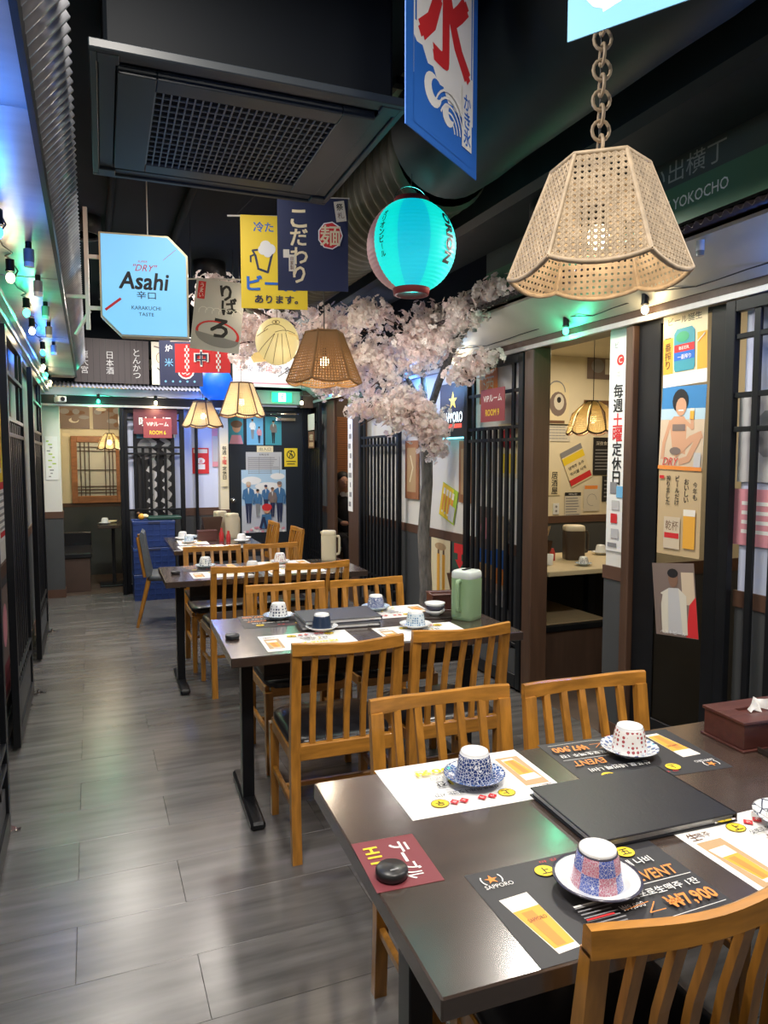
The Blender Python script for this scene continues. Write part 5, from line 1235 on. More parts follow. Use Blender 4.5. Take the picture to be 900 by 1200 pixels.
festoon('string', [(.10, 8.205, 2.10), (.68, 8.205, 2.10), (1.22, 8.205, 2.10)], 'gwb', 'string of green, white and blue bulbs over the far left booth', 2.2, power=2.6)
festoon('string', [(2.15, 7.6, 2.10), (2.25, 6.9, 2.14)], 'wb', 'two bulbs hanging before the far right awning near the exit', 2.2, drop=True, power=1.0)
for k, (x, y) in enumerate(((-.20, 3.2), (-.20, 3.75), (-.20, 4.35), (-.215, 5.0), (-.22, 5.8))):
    ob('socket_spot', MB().cyl((0, 0, 0), (0, 0, .05), .020, P('spot_grey', (.25, .26, .25), .4), n=14).cyl((0, 0, -.018), (0, 0, 0), .019, chW, n=14).cyl((0, 0, .05), (0, 0, .10), .012, black, n=10), None, (x, y, 2.27), None,
       ['nearest unlit little spotlight under the left overhang', 'second unlit little spotlight under the left overhang', 'third unlit little spotlight under the left overhang', 'fourth unlit little spotlight under the left overhang', 'farthest unlit little spotlight under the left overhang'][k], 'spotlight', 'unlit spotlights under the overhang')
for k, (x, y) in enumerate(((XR - .26, 2.38), (XR - .26, 2.24), (XR - .24, 4.1))):
    ob('socket_spot', MB().cyl((0, 0, 0), (0, 0, .04), .017, chW, n=14).cyl((0, 0, -.02), (0, 0, 0), .016, MATS['spot_grey'], n=14), None, (x, y, 2.33), None,
       ['left of two white little spotlights below the green alley sign', 'right of two white little spotlights below the green alley sign', 'white little spotlight hidden behind the big cane lamp'][k], 'spotlight', 'white spotlights on the right awning')
cmr = thing('security_camera', 'small white security camera on the far left corner', 'camera', (-.27, 8.1, 2.10), R(20))
ob('body', MB().box((-.04, -.09, -.03), (.04, .05, .03), chW, .008), cmr); ob('lens', MB().cyl((0, -.095, 0), (0, -.088, 0), .022, black, n=14), cmr); ob('bracket', MB().cyl((0, .04, .0), (0, .12, .05), .012, chW, n=8), cmr)
# ------------------------------------------------------------------ signs on the slatted doors
def vip(num):
    p = Print(.30, .215, K('sign_maroon', (.30, .055, .065)), t=.004)
    p.text('VIPルーム', 0, .045, .045, C['white'], w=.23, bold=.02); p.text('ROOM ' + num, 0, -.048, .042, C['yellow'], w=.17, bold=.03); return p
wall_print('room_sign', vip('9'), (2.455, 4.105, 1.848), 'west', 'maroon VIP ROOM 9 sign on the slatted door', 'sign')
wall_print('room_sign', vip('6'), (.70, 8.285, 1.83), 'south', 'maroon VIP ROOM 6 sign on the slatted screen at the far end', 'sign')
p = Print(.46, .34, K('plum_board', (.10, .02, .035)), t=.008); p.text('吐白根', 0, -.035, .10, C['white'], w=.34, bold=.04); p.ell(0, .13, .012, .012, C['pink'], 10)
wall_print('room_board', p, (.68, 8.297, 1.935), 'south', 'dark plum board with white characters above the far room sign', 'sign')
p = Print(.44, 1.0, C['black'], t=.002)
for x_ in (-.02, .13):
    for k in range(8): p.line([(x_ - .05 + .02 * (k % 3), .42 - .115 * k), (x_ + .03, .37 - .115 * k), (x_ - .03 + .03 * (k % 2), .32 - .115 * k)], .045, C['lgrey'])
p.rect(-.20, .42, -.08, .49, C['sky']); p.ell(-.10, .30, .08, .12, C['grey'], 12)
for k in range(5): p.rect(-.08 + .07 * k, .43, -.04 + .07 * k, .48, C['lgrey'])
wall_print('calligraphy_poster', p, (.665, 8.385, 1.30), 'south', 'tall black poster with pale brush strokes behind the far slatted screen', 'poster')
# stickers on the far column and pillar lettering
p = Print(.12, .46, C['white'], t=.001)
rr3 = random.Random(4)
for k in range(12): p.rect(*(lambda x, y, w, h: (x, y, x + w, y + h))(-.05 + .07 * rr3.random(), -.2 + .034 * k, .02 + .02 * rr3.random(), .012), rr3.choice([C['grey'], C['black'], C['lime'], C['grey']]))
wall_print('sticker_sheet', p, (-.375, 8.375, 1.50), 'south', 'small dark and green stickers on the far white column', 'sticker')
p = Print(.07, .50, C['cream'], t=.001); p.text('毎週', 0, .17, .048, C['black'], vert=True, bold=.03); p.text('土曜', 0, .055, .048, C['red'], vert=True, bold=.03); p.text('定休日', 0, -.09, .048, C['black'], vert=True, bold=.03)
wall_print('closing_notice', p, (1.45, 8.435, 1.42), 'south', 'narrow vertical lettering on the cream pillar beside the black door', 'notice')
p = Print(.19, .30, C['red'], t=.001); p.rect(-.08, .09, .08, .135, C['paper']); p.ell(0, .0, .05, .035, C['white'], 14); p.rect(-.05, -.10, .05, -.04, C['white']); p.text('酒', 0, -.005, .04, C['red'])
wall_print('red_poster', p, (1.20, 8.59, 1.47), 'south', 'small red poster on the pale blue alcove wall')
p = Print(.07, .52, C['pink'], t=.001); p.rect(-.03, -.2, .03, .1, C['lgrey'])
wall_print('pink_banner', p, (1.37, 8.59, 1.66), 'south', 'thin pink upright strip on the pale blue alcove wall', 'banner')
# the postered black exit door
YD = 8.587
def person_fig(p, x, y, h, top, leg, skin_=None, hairc=None):
    s = skin_ or C['flesh']; hc = hairc or C['black']
    p.poly([(x - .05 * h, y - .5 * h), (x - .01 * h, y - .5 * h), (x, y - .05 * h), (x + .01 * h, y - .5 * h), (x + .05 * h, y - .5 * h), (x + .085 * h, y + .02 * h), (x - .085 * h, y + .02 * h)], leg)
    p.poly([(x - .09 * h, y - .03 * h), (x + .09 * h, y - .03 * h), (x + .12 * h, y + .30 * h), (x + .05 * h, y + .34 * h), (x - .05 * h, y + .34 * h), (x - .12 * h, y + .30 * h)], top)
    p.line([(x - .11 * h, y + .28 * h), (x - .135 * h, y + .10 * h), (x - .06 * h, y + .06 * h)], .04 * h, top).line([(x + .11 * h, y + .28 * h), (x + .14 * h, y + .12 * h), (x + .12 * h, y - .04 * h)], .04 * h, top)
    p.poly([(x - .02 * h, y + .34 * h), (x + .02 * h, y + .34 * h), (x, y + .18 * h)], C['white'])
    p.ell(x, y + .425 * h, .052 * h, .065 * h, s, 14); p.ell(x, y + .455 * h, .060 * h, .045 * h, hc, 12)
p = Print(.18, .33, C['teal'], t=.001); p.ell(.01, .03, .05, .06, C['flesh'], 14).ell(.01, .07, .07, .045, C['brown'], 14).poly([(-.08, -.165), (-.05, -.06), (.06, -.06), (.085, -.165)], C['pink'])
wall_print('photo_poster', p, (1.615, YD, 1.835), 'south', 'small teal portrait poster high on the black door, left of three')
p = Print(.20, .34, C['sky'], t=.001); person_fig(p, -.03, .02, .24, C['white'], C['grey']); person_fig(p, .05, -.05, .20, C['pink'], C['navy'])
wall_print('photo_poster', p, (1.845, YD, 1.83), 'south', 'small light poster of two figures high on the black door, middle of three')
p = Print(.20, .34, C['teal'], t=.001); person_fig(p, 0, -.01, .28, C['sepia'], C['black'])
wall_print('photo_poster', p, (2.07, YD, 1.83), 'south', 'small teal poster of one standing figure on the black door, right of three')
p = Print(.20, .075, C['cream'], t=.001); p.text('出入口', 0, 0, .040, C['black'], w=.14)
wall_print('door_notice', p, (1.965, YD, 1.61), 'south', 'small cream notice under the three posters on the black door', 'notice')
p = Print(.44, .29, C['lgrey'], t=.001); p.lines(-.19, -.12, .19, .09, 9, C['grey'], .3, 2); p.text('お知らせ', 0, .115, .025, C['black'], w=.12)
for x_ in (-.19, -.06, .08, .19): p.rect(x_ - .002, -.12, x_ + .002, .09, C['grey'])
wall_print('timetable_notice', p, (1.95, YD, 1.43), 'south', 'pale grey printed timetable on the black door above the group poster', 'notice')
p = Print(.545, .76, K('poster_sky', (.42, .60, .75)), t=.0012)
p.rect(-.272, -.38, .272, -.05, K('poster_pave', (.52, .55, .60)))
for cx_, cy_, a_, b_ in ((-.15, .25, .12, .05), (.05, .18, .16, .05), (.17, .30, .09, .04), (-.05, .12, .2, .03)): p.ell(cx_, cy_, a_, b_, C['white'], 16)
for k in range(26): p.ell(-.26 + .52 * rr3.random(), -.37 + .05 * rr3.random(), .02, .014, C['pink'] if k % 2 else C['white'], 8)
jb = K('jacket_blue', (.05, .16, .33))
person_fig(p, -.19, -.01, .50, jb, C['navy'], hairc=C['sand']); person_fig(p, .19, -.01, .50, jb, C['navy'], hairc=C['sepia']); person_fig(p, -.08, -.02, .34, jb, C['grey']); person_fig(p, .02, .03, .34, jb, C['navy'], hairc=C['navy']); person_fig(p, .10, -.01, .36, C['sepia'], C['navy'], hairc=C['brown'])
p.poly([(-.06, -.33), (.10, -.33), (.08, -.16), (-.03, -.16)], jb); p.line([(-.05, -.32), (-.01, -.20), (.02, -.33)], .03, C['navy']); p.ell(.03, -.10, .045, .05, C['flesh'], 14); p.ell(.03, -.075, .062, .045, C['red'], 14)
wall_print('group_poster', p, (1.945, YD, .98), 'south', 'large poster of six young people in blue jackets on the black door')
p = Print(.165, .225, C['yellow'], t=.0012); p.arc(0, .035, .048, 0, 2 * PI, .010, C['black'], 20).line([(-.034, .07), (.034, 0)], .009, C['black']).line([(-.02, .0), (.0, .05), (.02, .03), (.01, .0)], .010, C['black']).ell(.005, .068, .010, .010, C['black'], 10).rect(-.06, -.055, .06, -.045, C['black']).rect(-.05, -.085, .05, -.075, C['black'])
wall_print('warning_sign', p, (2.285, YD, 1.51), 'south', 'yellow prohibition sign on the black door', 'sign')
# boards on the far slatted door
p = Print(.26, .19, C['paper'], t=.004); wall_print('small_board', p, (2.458, 8.28, 1.93), 'west', 'blank pale board on the farthest right slatted door', 'board')
p = Print(.24, .20, C['brown'], t=.004); p.text('個室', 0, .03, .07, C['cream']).rect(-.09, -.08, .09, -.03, C['tan']); wall_print('small_board', p, (2.458, 8.28, 1.72), 'west', 'small brown board below the pale one on the farthest right slatted door', 'board')
# white closing-day strip
p = Print(.145, 1.15, C['white'], t=.003)
p.ell(.01, .42, .028, .028, C['red'], 16).text('C', .01, .42, .03, C['white']).text('ビ', -.02, .50, .03, C['grey']).text('本', .0, .35, .04, C['lgrey'])
p.text('毎週', 0, .225, .070, C['black'], vert=True, bold=.03); p.text('土曜', 0, .075, .070, C['red'], vert=True, bold=.03); p.text('定休日', 0, -.113, .070, C['black'], vert=True, bold=.03)
for k, (cx_, cy_, w_, h_, c_) in enumerate(((-.02, -.24, .05, .06, 'grey'), (.03, -.26, .05, .06, 'sky'), (0, -.33, .06, .05, 'lgrey'), (-.01, -.40, .05, .05, 'red'), (.0, -.48, .06, .05, 'lgrey'), (-.02, -.54, .07, .02, 'grey'))): p.rect(cx_ - w_ / 2, cy_ - h_ / 2, cx_ + w_ / 2, cy_ + h_ / 2, C[c_])
wall_print('closing_strip', p, (XR - .003, 3.0, 1.585), 'west', 'white upright strip with bold closing-day characters between booth opening and brown post', 'notice')
p = Print(.14, 1.1, C['white'], t=.003)
for k in range(9): p.rect(-.05 + .02 * (k % 3), -.5 + .1 * k, .02 + .02 * (k % 2), -.45 + .1 * k, C['grey'])
wall_print('closing_strip', p, (XR - .054, 7.0, 1.50), 'west', 'narrow white speckled strip beside the guest in the far right opening', 'notice')

# posters on the glass door
GX = XR - .0205
p = Print(.262, .33, C['cream'], t=.001); p.rect(-.131, -.165, .131, -.105, C['white']).rect(-.131, -.105, -.07, .06, C['amber']).rect(.075, -.105, .131, .06, C['amber'])
p.text('ビール誕生', 0, .135, .034, C['black'], w=.20); p.text('一番搾り', -.100, .0, .038, C['black'], vert=True)
p.poly([(-.055, -.10), (.055, -.10), (.062, -.085), (.062, .075), (.045, .095), (-.045, .095), (-.062, .075), (-.062, -.085)], C['teal']).rect(-.062, -.05, .062, .005, C['blue']).rect(-.060, -.012, .060, .022, C['red']).text('一番搾り', 0, -.035, .022, C['white'], w=.08).ell(-.01, .055, .04, .025, C['green'], 12).text('BEER', 0, .005, .014, C['white'], w=.06).line([(.08, .02), (.12, .05)], .006, C['paper'])
wall_print('can_poster', p, (GX, 2.545, 2.0), 'west', 'cream beer poster with a blue and red can, uppermost on the glass door', tilt=R(1.5))
p = Print(.265, .385, K('beach_blue', (.04, .22, .50)), t=.001); p.rect(-.1325, -.19, .1325, .06, C['sand']).rect(-.1325, .04, .1325, .09, K('beach_foam', (.45, .62, .72)))
fl_ = C['flesh']
p.poly([(-.05, -.10), (.03, -.12), (.03, .03), (.01, .055), (-.05, .055), (-.075, .03)], fl_).line([(-.07, .03), (-.105, -.07), (-.11, -.14)], .020, fl_).line([(.02, .03), (.065, .0), (.06, .05)], .018, fl_)
p.line([(-.03, -.12), (.06, -.05), (.115, -.03)], .034, fl_).line([(.11, -.03), (.05, -.14), (.0, -.155)], .030, fl_).rect(-.055, -.012, .022, .018, C['sepia']).ell(-.015, .125, .048, .055, C['black'], 16).ell(-.008, .098, .032, .042, fl_, 14).line([(-.022, .082), (.006, .082)], .006, C['white']).ell(-.03, -.105, .035, .018, C['sepia'], 10)
p.rect(.048, .04, .072, .085, C['amber']).rect(.048, .078, .072, .090, C['foam']).text('DRY', -.055, -.155, .036, C['red'], w=.10, italic=.3).rect(.085, -.175, .125, -.11, C['lgrey'])
p.rect(-.1325, -.1925, .1325, -.175, C['orange'])
wall_print('beach_poster', p, (GX, 2.548, 1.638), 'west', 'blue beach poster of a bather raising a beer glass, on the glass door', tilt=R(-2))
p = Print(.262, .40, K('parchment', (.56, .42, .24)), t=.001)
for x_, s_ in ((.095, '今年も'), (.045, 'おいしい'), (-.01, 'ビールだけ'), (-.065, '搾りました')): p.text(s_, x_, .105, .026, C['black'], vert=True, bold=.02)
p.rect(-.085, -.17, .015, -.02, K('mug_pale', (.62, .52, .38))).text('乾杯', -.035, -.06, .045, C['brown'], w=.08).rect(-.08, -.12, .01, -.095, C['red']).rect(.035, -.16, .105, .0, C['amber']).rect(.035, -.01, .105, .02, C['foam']).rect(-.12, .16, -.09, .175, C['red'])
wall_print('parchment_poster', p, (GX, 2.552, 1.245), 'west', 'tan beer poster with columns of handwritten characters on the glass door')
p = Print(.262, .345, C['sepia'], t=.001); p.rect(.05, -.02, .125, .13, C['sand']).poly([(.06, -.17), (.131, -.17), (.131, .02), (.09, -.02)], C['red'])
p.poly([(-.09, -.16), (.07, -.16), (.075, .02), (.03, .055), (-.03, .055), (-.085, .03)], C['lgrey']).poly([(-.09, -.16), (-.05, -.16), (-.035, .05), (-.085, .03)], C['paper']).poly([(.04, -.16), (.07, -.16), (.075, .02), (.03, .055)], C['paper']).ell(0, .098, .030, .040, K('sepia_face', (.22, .12, .08)), 14).ell(.0, .125, .034, .022, C['black'], 12).line([(-.085, .02), (-.11, -.06), (-.10, -.14)], .024, C['sepia'])
p.text('ベストビール', -.02, -.155, .018, C['white'], w=.16)
wall_print('photo_poster', p, (GX, 2.56, .835), 'west', 'tilted dark photo poster of a man in a pale shirt, lowest on the glass door', tilt=R(7))
# items on the right booth's back wall
YW = 5.892
def bw(name, p, x, z, label, tilt=0.0, cat='poster'): wall_print(name, p, (x, YW, z), 'south', label, cat, tilt)
p = Print(.27, .37, C['cream'], t=.001); p.rect(-.135, .13, .135, .185, C['grey']).rect(-.135, .05, .135, .12, C['yellow']).text('생맥주 소주', 0, .0, .035, C['black'], w=.2, bold=.03).text('하이볼 사케', 0, -.06, .035, C['black'], w=.2, bold=.03).rect(-.135, -.17, .135, -.11, C['red'])
bw('price_poster', p, 4.49, 1.43, 'tilted yellow and red price poster inside the right booth', R(24))
p = Print(.25, .38, C['black'], t=.001); p.text('深夜食堂', -.0, .13, .04, C['paper'], w=.18).lines(-.1, -.15, .1, .08, 7, C['grey'], .3, 8); bw('dark_poster', p, 4.82, 1.52, 'black menu poster inside the right booth below the petal lamp')
p = Print(.30, .42, C['cream'], t=.001); p.ell(.02, 0, .10, .12, C['sepia'], 16).ell(.03, .02, .06, .08, C['paper'], 14).ell(.03, .04, .025, .03, C['black'], 10).rect(-.12, -.19, .1, -.16, C['brown']).arc(0, .12, .1, 0, PI, .012, C['grey'], 10); bw('ink_drawing', p, 4.24, 2.03, 'ink drawing on the cream wall at the left of the right booth')
p = Print(.28, .17, C['paper'], t=.001); p.lines(-.12, -.07, .12, .07, 5, C['grey'], .25, 3)
for k in range(7): p.rect(-.12 + .04 * k, -.07, -.118 + .04 * k, .07, C['cream'])
bw('calendar', p, 4.27, 1.75, 'pale calendar grid under the ink drawing', cat='calendar')
p = Print(.14, .24, C['cream'], t=.001); p.text('居酒屋', 0, 0, .07, C['black'], vert=True, bold=.03); bw('brush_lettering', p, 4.235, 1.255, 'bold black brush lettering beside the right booth jamb', cat='lettering')
p = Print(.195, .25, C['paper'], t=.001); p.rect(-.0975, .09, .0975, .125, C['black']).lines(-.085, -.11, .085, .08, 7, C['grey'], .35, 1).text('메뉴판', 0, .107, .02, C['white'], w=.1); bw('menu_sheet', p, 4.458, 1.035, 'white tabulated menu sheet low in the right booth', cat='menu sheet')
p = Print(.20, .27, C['paper'], t=.001); p.rect(-.09, .09, .07, .125, C['orange']).arc(0, -.02, .06, 0, 5, .004, C['grey'], 10); bw('map_sheet', p, 4.69, 1.10, 'cream map sheet with an orange heading in the right booth', cat='map')
p = Print(.15, .26, C['black'], t=.001); p.lines(-.05, -.1, .05, .1, 5, C['grey'], .3, 6); bw('small_dark_frame', p, 4.89, 1.19, 'small dark framed picture at the right of the booth wall', cat='picture')
p = Print(.32, .26, C['sepia'], t=.001); p.ell(-.03, 0, .08, .07, C['grey'], 12).rect(.06, -.08, .13, .07, C['paper']); bw('dark_picture', p, 4.76, 2.42, 'dark sepia picture high above the petal lamp in the right booth', cat='picture')
p = Print(.34, .20, C['brown'], t=.001); p.rect(-.13, -.06, .13, .06, C['sepia']); bw('dark_picture', p, 4.74, 1.98, 'brown horizontal picture right behind the petal lamp', cat='picture')
# right wall behind the slats and beyond
XW = XR + .022
def rw(name, p, y, z, label, tilt=0.0, cat='poster', x=XW): wall_print(name, p, (x, y, z), 'west', label, cat, tilt)
lbx = Print(.42, .40, K('lightbox_black', (.012, .012, .02)), t=.05)
lbx.text('★', 0, .075, .13, E('lit_yellow', (1.0, .75, .05), 1.6)); lbx.text('SAPPORO', 0, -.055, .075, E('lit_white', (.85, .95, 1.0), 1.5), w=.30, bold=.03); lbx.rect(-.14, -.135, .14, -.105, E('lit_red', (.9, .08, .05), 1.3))
rw('beer_lightbox', lbx, 4.79, 1.86, 'black lit beer sign with a yellow star behind the blossoms', cat='sign', x=XR + .02)
ob('neon_edge', MB().box((XR - .03, 4.575, 1.64), (XR - .02, 4.585, 2.15), E('edge_cyan', (.2, .85, 1.0), 3.0)).box((XR - .035, 4.58, 1.645), (XR - .025, 5.0, 1.655), MATS['edge_cyan']), None, label='thin cyan light strip edging the lit beer sign', cat='light strip')
light('sign_glow', 'POINT', (2.38, 4.85, 2.02), 2.2, (.15, .5, 1.0), .06)
p = Print(.27, .50, pine, t=.012); p.rect(-.09, -.19, .09, .19, C['tan']).line([(-.03, -.1), (.03, .02), (-.02, .12)], .02, C['cream']); rw('wooden_plaque', p, 5.62, 1.40, 'orange wooden plaque between blossom trunk and far slatted door', cat='plaque')
p = Print(.20, .46, pine, t=.012); p.rect(-.07, -.17, .07, .17, C['tan']).ell(0, -.05, .03, .03, C['white'], 8); rw('wooden_plaque', p, 4.66, 1.40, 'orange wooden plaque beside the slatted door with the room sign', cat='plaque')
p = Print(.26, .27, C['lime'], t=.001); p.rect(-.13, -.13, .06, .13, C['yellow'])
for k in range(4): p.beer(-.085 + .05 * k, 0, .035, .20)
p.rect(.03, -.12, .12, .0, C['lgrey']); rw('beer_offer_poster', p, 4.95, 1.15, 'tilted yellow-green poster with a row of beers beside the trunk', R(-16))
p = Print(.33, .52, C['cream'], t=.001); p.rect(-.06, -.24, -.01, .14, C['amber']).rect(.03, -.24, .08, .14, C['amber']).rect(-.05, .14, -.02, .20, C['brown']).rect(.04, .14, .07, .20, C['brown']).ell(.0, .20, .1, .03, C['tan'], 12); rw('bottle_poster', p, 5.06, .60, 'cream poster with two tall brown bottles low on the dado', x=XR + .012)
p = Print(.22, .20, C['dgreen'], t=.001); p.rect(-.09, .02, .09, .095, C['red']).poly([(-.03, .02), (.03, .02), (.03, -.03), (.07, -.03), (0, -.095), (-.07, -.03), (-.03, -.03)], C['red']); rw('arrow_sign', p, 4.74, .76, 'red arrow sign on the dado above the utensil holder', cat='sign', x=XR + .012)
p = Print(.24, .24, C['orange'], t=.001); p.text('酒', 0, 0, .14, C['cream']); rw('orange_poster', p, 4.36, 2.0, 'orange square poster high behind the room nine slats')
p = Print(.24, .36, C['cream'], t=.001); p.ell(0, .08, .09, .07, C['red'], 14).rect(-.1, -.15, .1, -.02, C['yellow']); rw('red_circle_poster', p, 4.10, 1.55, 'cream poster with red disc and yellow base behind the room nine slats')
p = Print(.20, .60, C['sepia'], t=.001); p.rect(-.1, -.1, .1, .0, C['blue']).rect(-.1, -.2, .1, -.1, C['tan']).ell(0, .15, .06, .08, C['pink'], 10); rw('tall_poster', p, 4.37, .86, 'tall reddish brown poster low behind the room nine slats', x=XR + .012)
p = Print(.18, .62, C['sand'], t=.001); p.rect(-.09, -.05, .09, .08, C['blue']).rect(-.09, -.16, .09, -.05, C['orange']).rect(-.09, -.31, .09, -.2, C['lgrey']); rw('tall_poster', p, 4.16, .80, 'tall sand poster with blue and orange bands behind the room nine slats', x=XR + .012)
p = Print(.30, .36, C['lgrey'], t=.001); p.ell(0, .02, .08, .10, C['grey'], 10); rw('grey_poster', p, 2.12, 1.58, 'pale grey portrait poster behind the nearest slatted door')
p = Print(.32, .24, C['pink'], t=.001); p.lines(-.12, -.08, .12, .08, 4, C['white'], .4, 3); rw('pink_poster', p, 2.12, 1.25, 'pinkish text poster low behind the nearest slatted door')
# left wall and booth 5 wall
p = Print(.40, .48, C['yellow'], t=.001); p.beer(-.05, -.02, .12, .32).rect(.08, -.2, .18, .2, C['sky']); wall_print('beer_poster', p, (XL + .004, 4.46, 1.60), 'east', 'yellow and blue poster at the extreme left edge')
p = Print(.40, .34, C['white'], t=.001); p.lines(-.16, -.12, .16, .10, 6, C['grey'], .4, 5).rect(-.16, .11, .16, .15, C['red']).rect(-.16, -.15, .16, -.12, C['red']); wall_print('text_poster', p, (XL + .004, 4.46, 1.22), 'east', 'white text sheet with red bars at the extreme left edge', 'notice')
p = Print(.45, .62, C['sepia'], t=.001); p.ell(.0, .1, .1, .12, C['pink'], 12).rect(-.15, -.28, .15, -.1, C['maroon']); wall_print('dark_poster', p, (XL + .010, 4.30, .50), 'east', 'dark reddish poster on the left dado')
for k, (x, z, h) in enumerate(((-.42, 1.50, .26), (-.42, 1.16, .22))):
    p = Print(.16, h, C['lgrey'], t=.001); p.lines(-.06, -h * .4, .06, h * .3, 5, C['grey'], .4, k)
    wall_print('note_sheet', p, (x, 9.875, z), 'south', ['upper pale note sheet left of the lattice window', 'lower pale note sheet left of the lattice window'][k], 'note')
# bamboo blind behind the guest
bb = thing('wooden_blind', 'slatted wooden blind on the wall behind the guest', 'blind', (3.0, 8.68, 1.30))
sm_ = MB().box((-.30, -.006, 0), (.30, .004, .022), pine).mesh('slat')
for k in range(26): ob('slat', sm_, bb, (0, 0, .028 * k), (R(12), 0, 0))
ob('cord', MB().cyl((-.2, -.01, 0), (-.2, -.01, .75), .002, C['tan']).cyl((.2, -.01, 0), (.2, -.01, .75), .002, C['tan']), bb)
ob('guest_bench', MB().box((2.72, 8.24, 0), (3.4, 8.64, .365), MATS['bench_brown'], .01), None, label='brown bench on which the guest sits', cat='bench')

# ------------------------------------------------------------------ the guest
def skinned(name, V, Ed, root=0, sub=2):
    me = bpy.data.meshes.new(name); me.from_pydata([v[0] for v in V], Ed, []); o = bpy.data.objects.new(name, me); COL.objects.link(o)
    s = o.modifiers.new('s', 'SKIN'); me.skin_vertices or me.attributes
    for i, v in enumerate(V):
        r = v[1]; me.skin_vertices[0].data[i].radius = r if isinstance(r, tuple) else (r, r)
    me.skin_vertices[0].data[root].use_root = True
    m = o.modifiers.new('d', 'SUBSURF'); m.levels = sub; m.render_levels = sub
    return o
pv = (2.93, 8.42, .50)
Vp = [((2.93, 8.42, .50), (.15, .12)), ((2.93, 8.41, .72), (.14, .10)), ((2.92, 8.38, .92), (.165, .105)), ((2.90, 8.35, 1.03), (.10, .07)), ((2.88, 8.32, 1.10), .052),
      ((2.865, 8.29, 1.16), (.066, .075)), ((2.85, 8.27, 1.235), (.072, .085)), ((2.85, 8.28, 1.29), (.055, .07)),
      ((2.74, 8.36, .99), .060), ((2.70, 8.27, .78), .048), ((2.78, 8.12, .72), .036), ((2.85, 8.07, .72), .026),
      ((3.08, 8.36, .99), .060), ((3.14, 8.27, .78), .048), ((3.04, 8.12, .72), .036), ((2.97, 8.07, .72), .026),
      ((2.84, 8.38, .49), .10), ((2.82, 8.02, .50), .072), ((2.82, 7.98, .10), .050), ((2.82, 7.88, .05), .040),
      ((3.03, 8.38, .49), .10), ((3.05, 8.02, .50), .072), ((3.05, 7.98, .10), .050), ((3.05, 7.88, .05), .040)]
Ep = [(0, 1), (1, 2), (2, 3), (3, 4), (4, 5), (5, 6), (6, 7), (2, 8), (8, 9), (9, 10), (10, 11), (2, 12), (12, 13), (13, 14), (14, 15), (0, 16), (16, 17), (17, 18), (18, 19), (0, 20), (20, 21), (21, 22), (22, 23)]
def person_build():
    me = bpy.data.meshes.new('tmp'); me.from_pydata([v[0] for v in Vp], Ep, []); o = bpy.data.objects.new('tmp', me); COL.objects.link(o)
    bm_mod = o.modifiers.new('s', 'SKIN')
    if not me.skin_vertices: 
        bpy.context.view_layer.objects.active = o; bpy.ops.mesh.customdata_skin_add()
    for i, v in enumerate(Vp):
        r = v[1]; me.skin_vertices[0].data[i].radius = r if isinstance(r, tuple) else (r, r)
    me.skin_vertices[0].data[0].use_root = True
    m = o.modifiers.new('d', 'SUBSURF'); m.levels = 2
    dg = bpy.context.evaluated_depsgraph_get(); e = o.evaluated_get(dg); r = bpy.data.meshes.new_from_object(e); r.name = 'body'
    bpy.data.objects.remove(o); return r
bd = person_build()
for m_ in (cloth_b, skin, C['white']): bd.materials.append(m_)
for p_ in bd.polygons:
    c_ = p_.center; hand = c_.z > .6 and c_.y < 8.10 and c_.z < .80
    p_.material_index = 1 if (c_.z > 1.085 or hand) else (2 if (c_.z > 1.03 and c_.y < 8.32 and abs(c_.x - 2.885) < .06) else 0)
    p_.use_smooth = True
gp = thing('person', 'seated guest in a black jacket and white collar, seen through the far right opening', 'person', (0, 0, 0))
ob('body', bd, gp)
hm = MB().sphere((2.853, 8.295, 1.262), .082, hair, 18, 12, (1, 1.12, 1.0))
fv = [v for v in hm.v]
ob('hair', hm, gp)
fm = MB()
fm.sphere((2.845, 8.215, 1.205), .060, skin, 16, 12, (.95, .75, 1.28)).sphere((2.843, 8.163, 1.195), .011, skin, 8, 6, (1, 1.2, 1.6))
fm.sphere((2.820, 8.175, 1.218), .007, C['black'], 8, 6).sphere((2.868, 8.175, 1.218), .007, C['black'], 8, 6).tube([(2.825, 8.170, 1.158), (2.845, 8.166, 1.155), (2.865, 8.170, 1.158)], .004, C['maroon'], 6)
ob('face', fm, gp)
em = MB(); em.sphere((2.772, 8.27, 1.205), .018, skin, 8, 6, (.5, .8, 1.4)).sphere((2.928, 8.27, 1.205), .018, skin, 8, 6, (.5, .8, 1.4)); ob('ear', em, gp)
for sx in (-1, 1):
    hd = MB(); bx = 2.91 + sx * .045; 
    hd.sphere((bx, 8.045, .718), .034, skin, 10, 8, (.8, 1.1, .5))
    for f_ in range(4): hd.tube([(bx - .022 + .014 * f_, 8.02, .720), (bx - .022 + .014 * f_ - sx * .004, 7.985 - .004 * (f_ in (1, 2)), .722), (bx - .020 + .013 * f_ - sx * .008, 7.962 - .006 * (f_ in (1, 2)), .706)], .0075, skin, 6)
    hd.tube([(bx + sx * -.028, 8.045, .722), (bx - sx * .048, 8.015, .728), (bx - sx * .050, 7.995, .722)], .008, skin, 6); ob('hand', hd, gp)

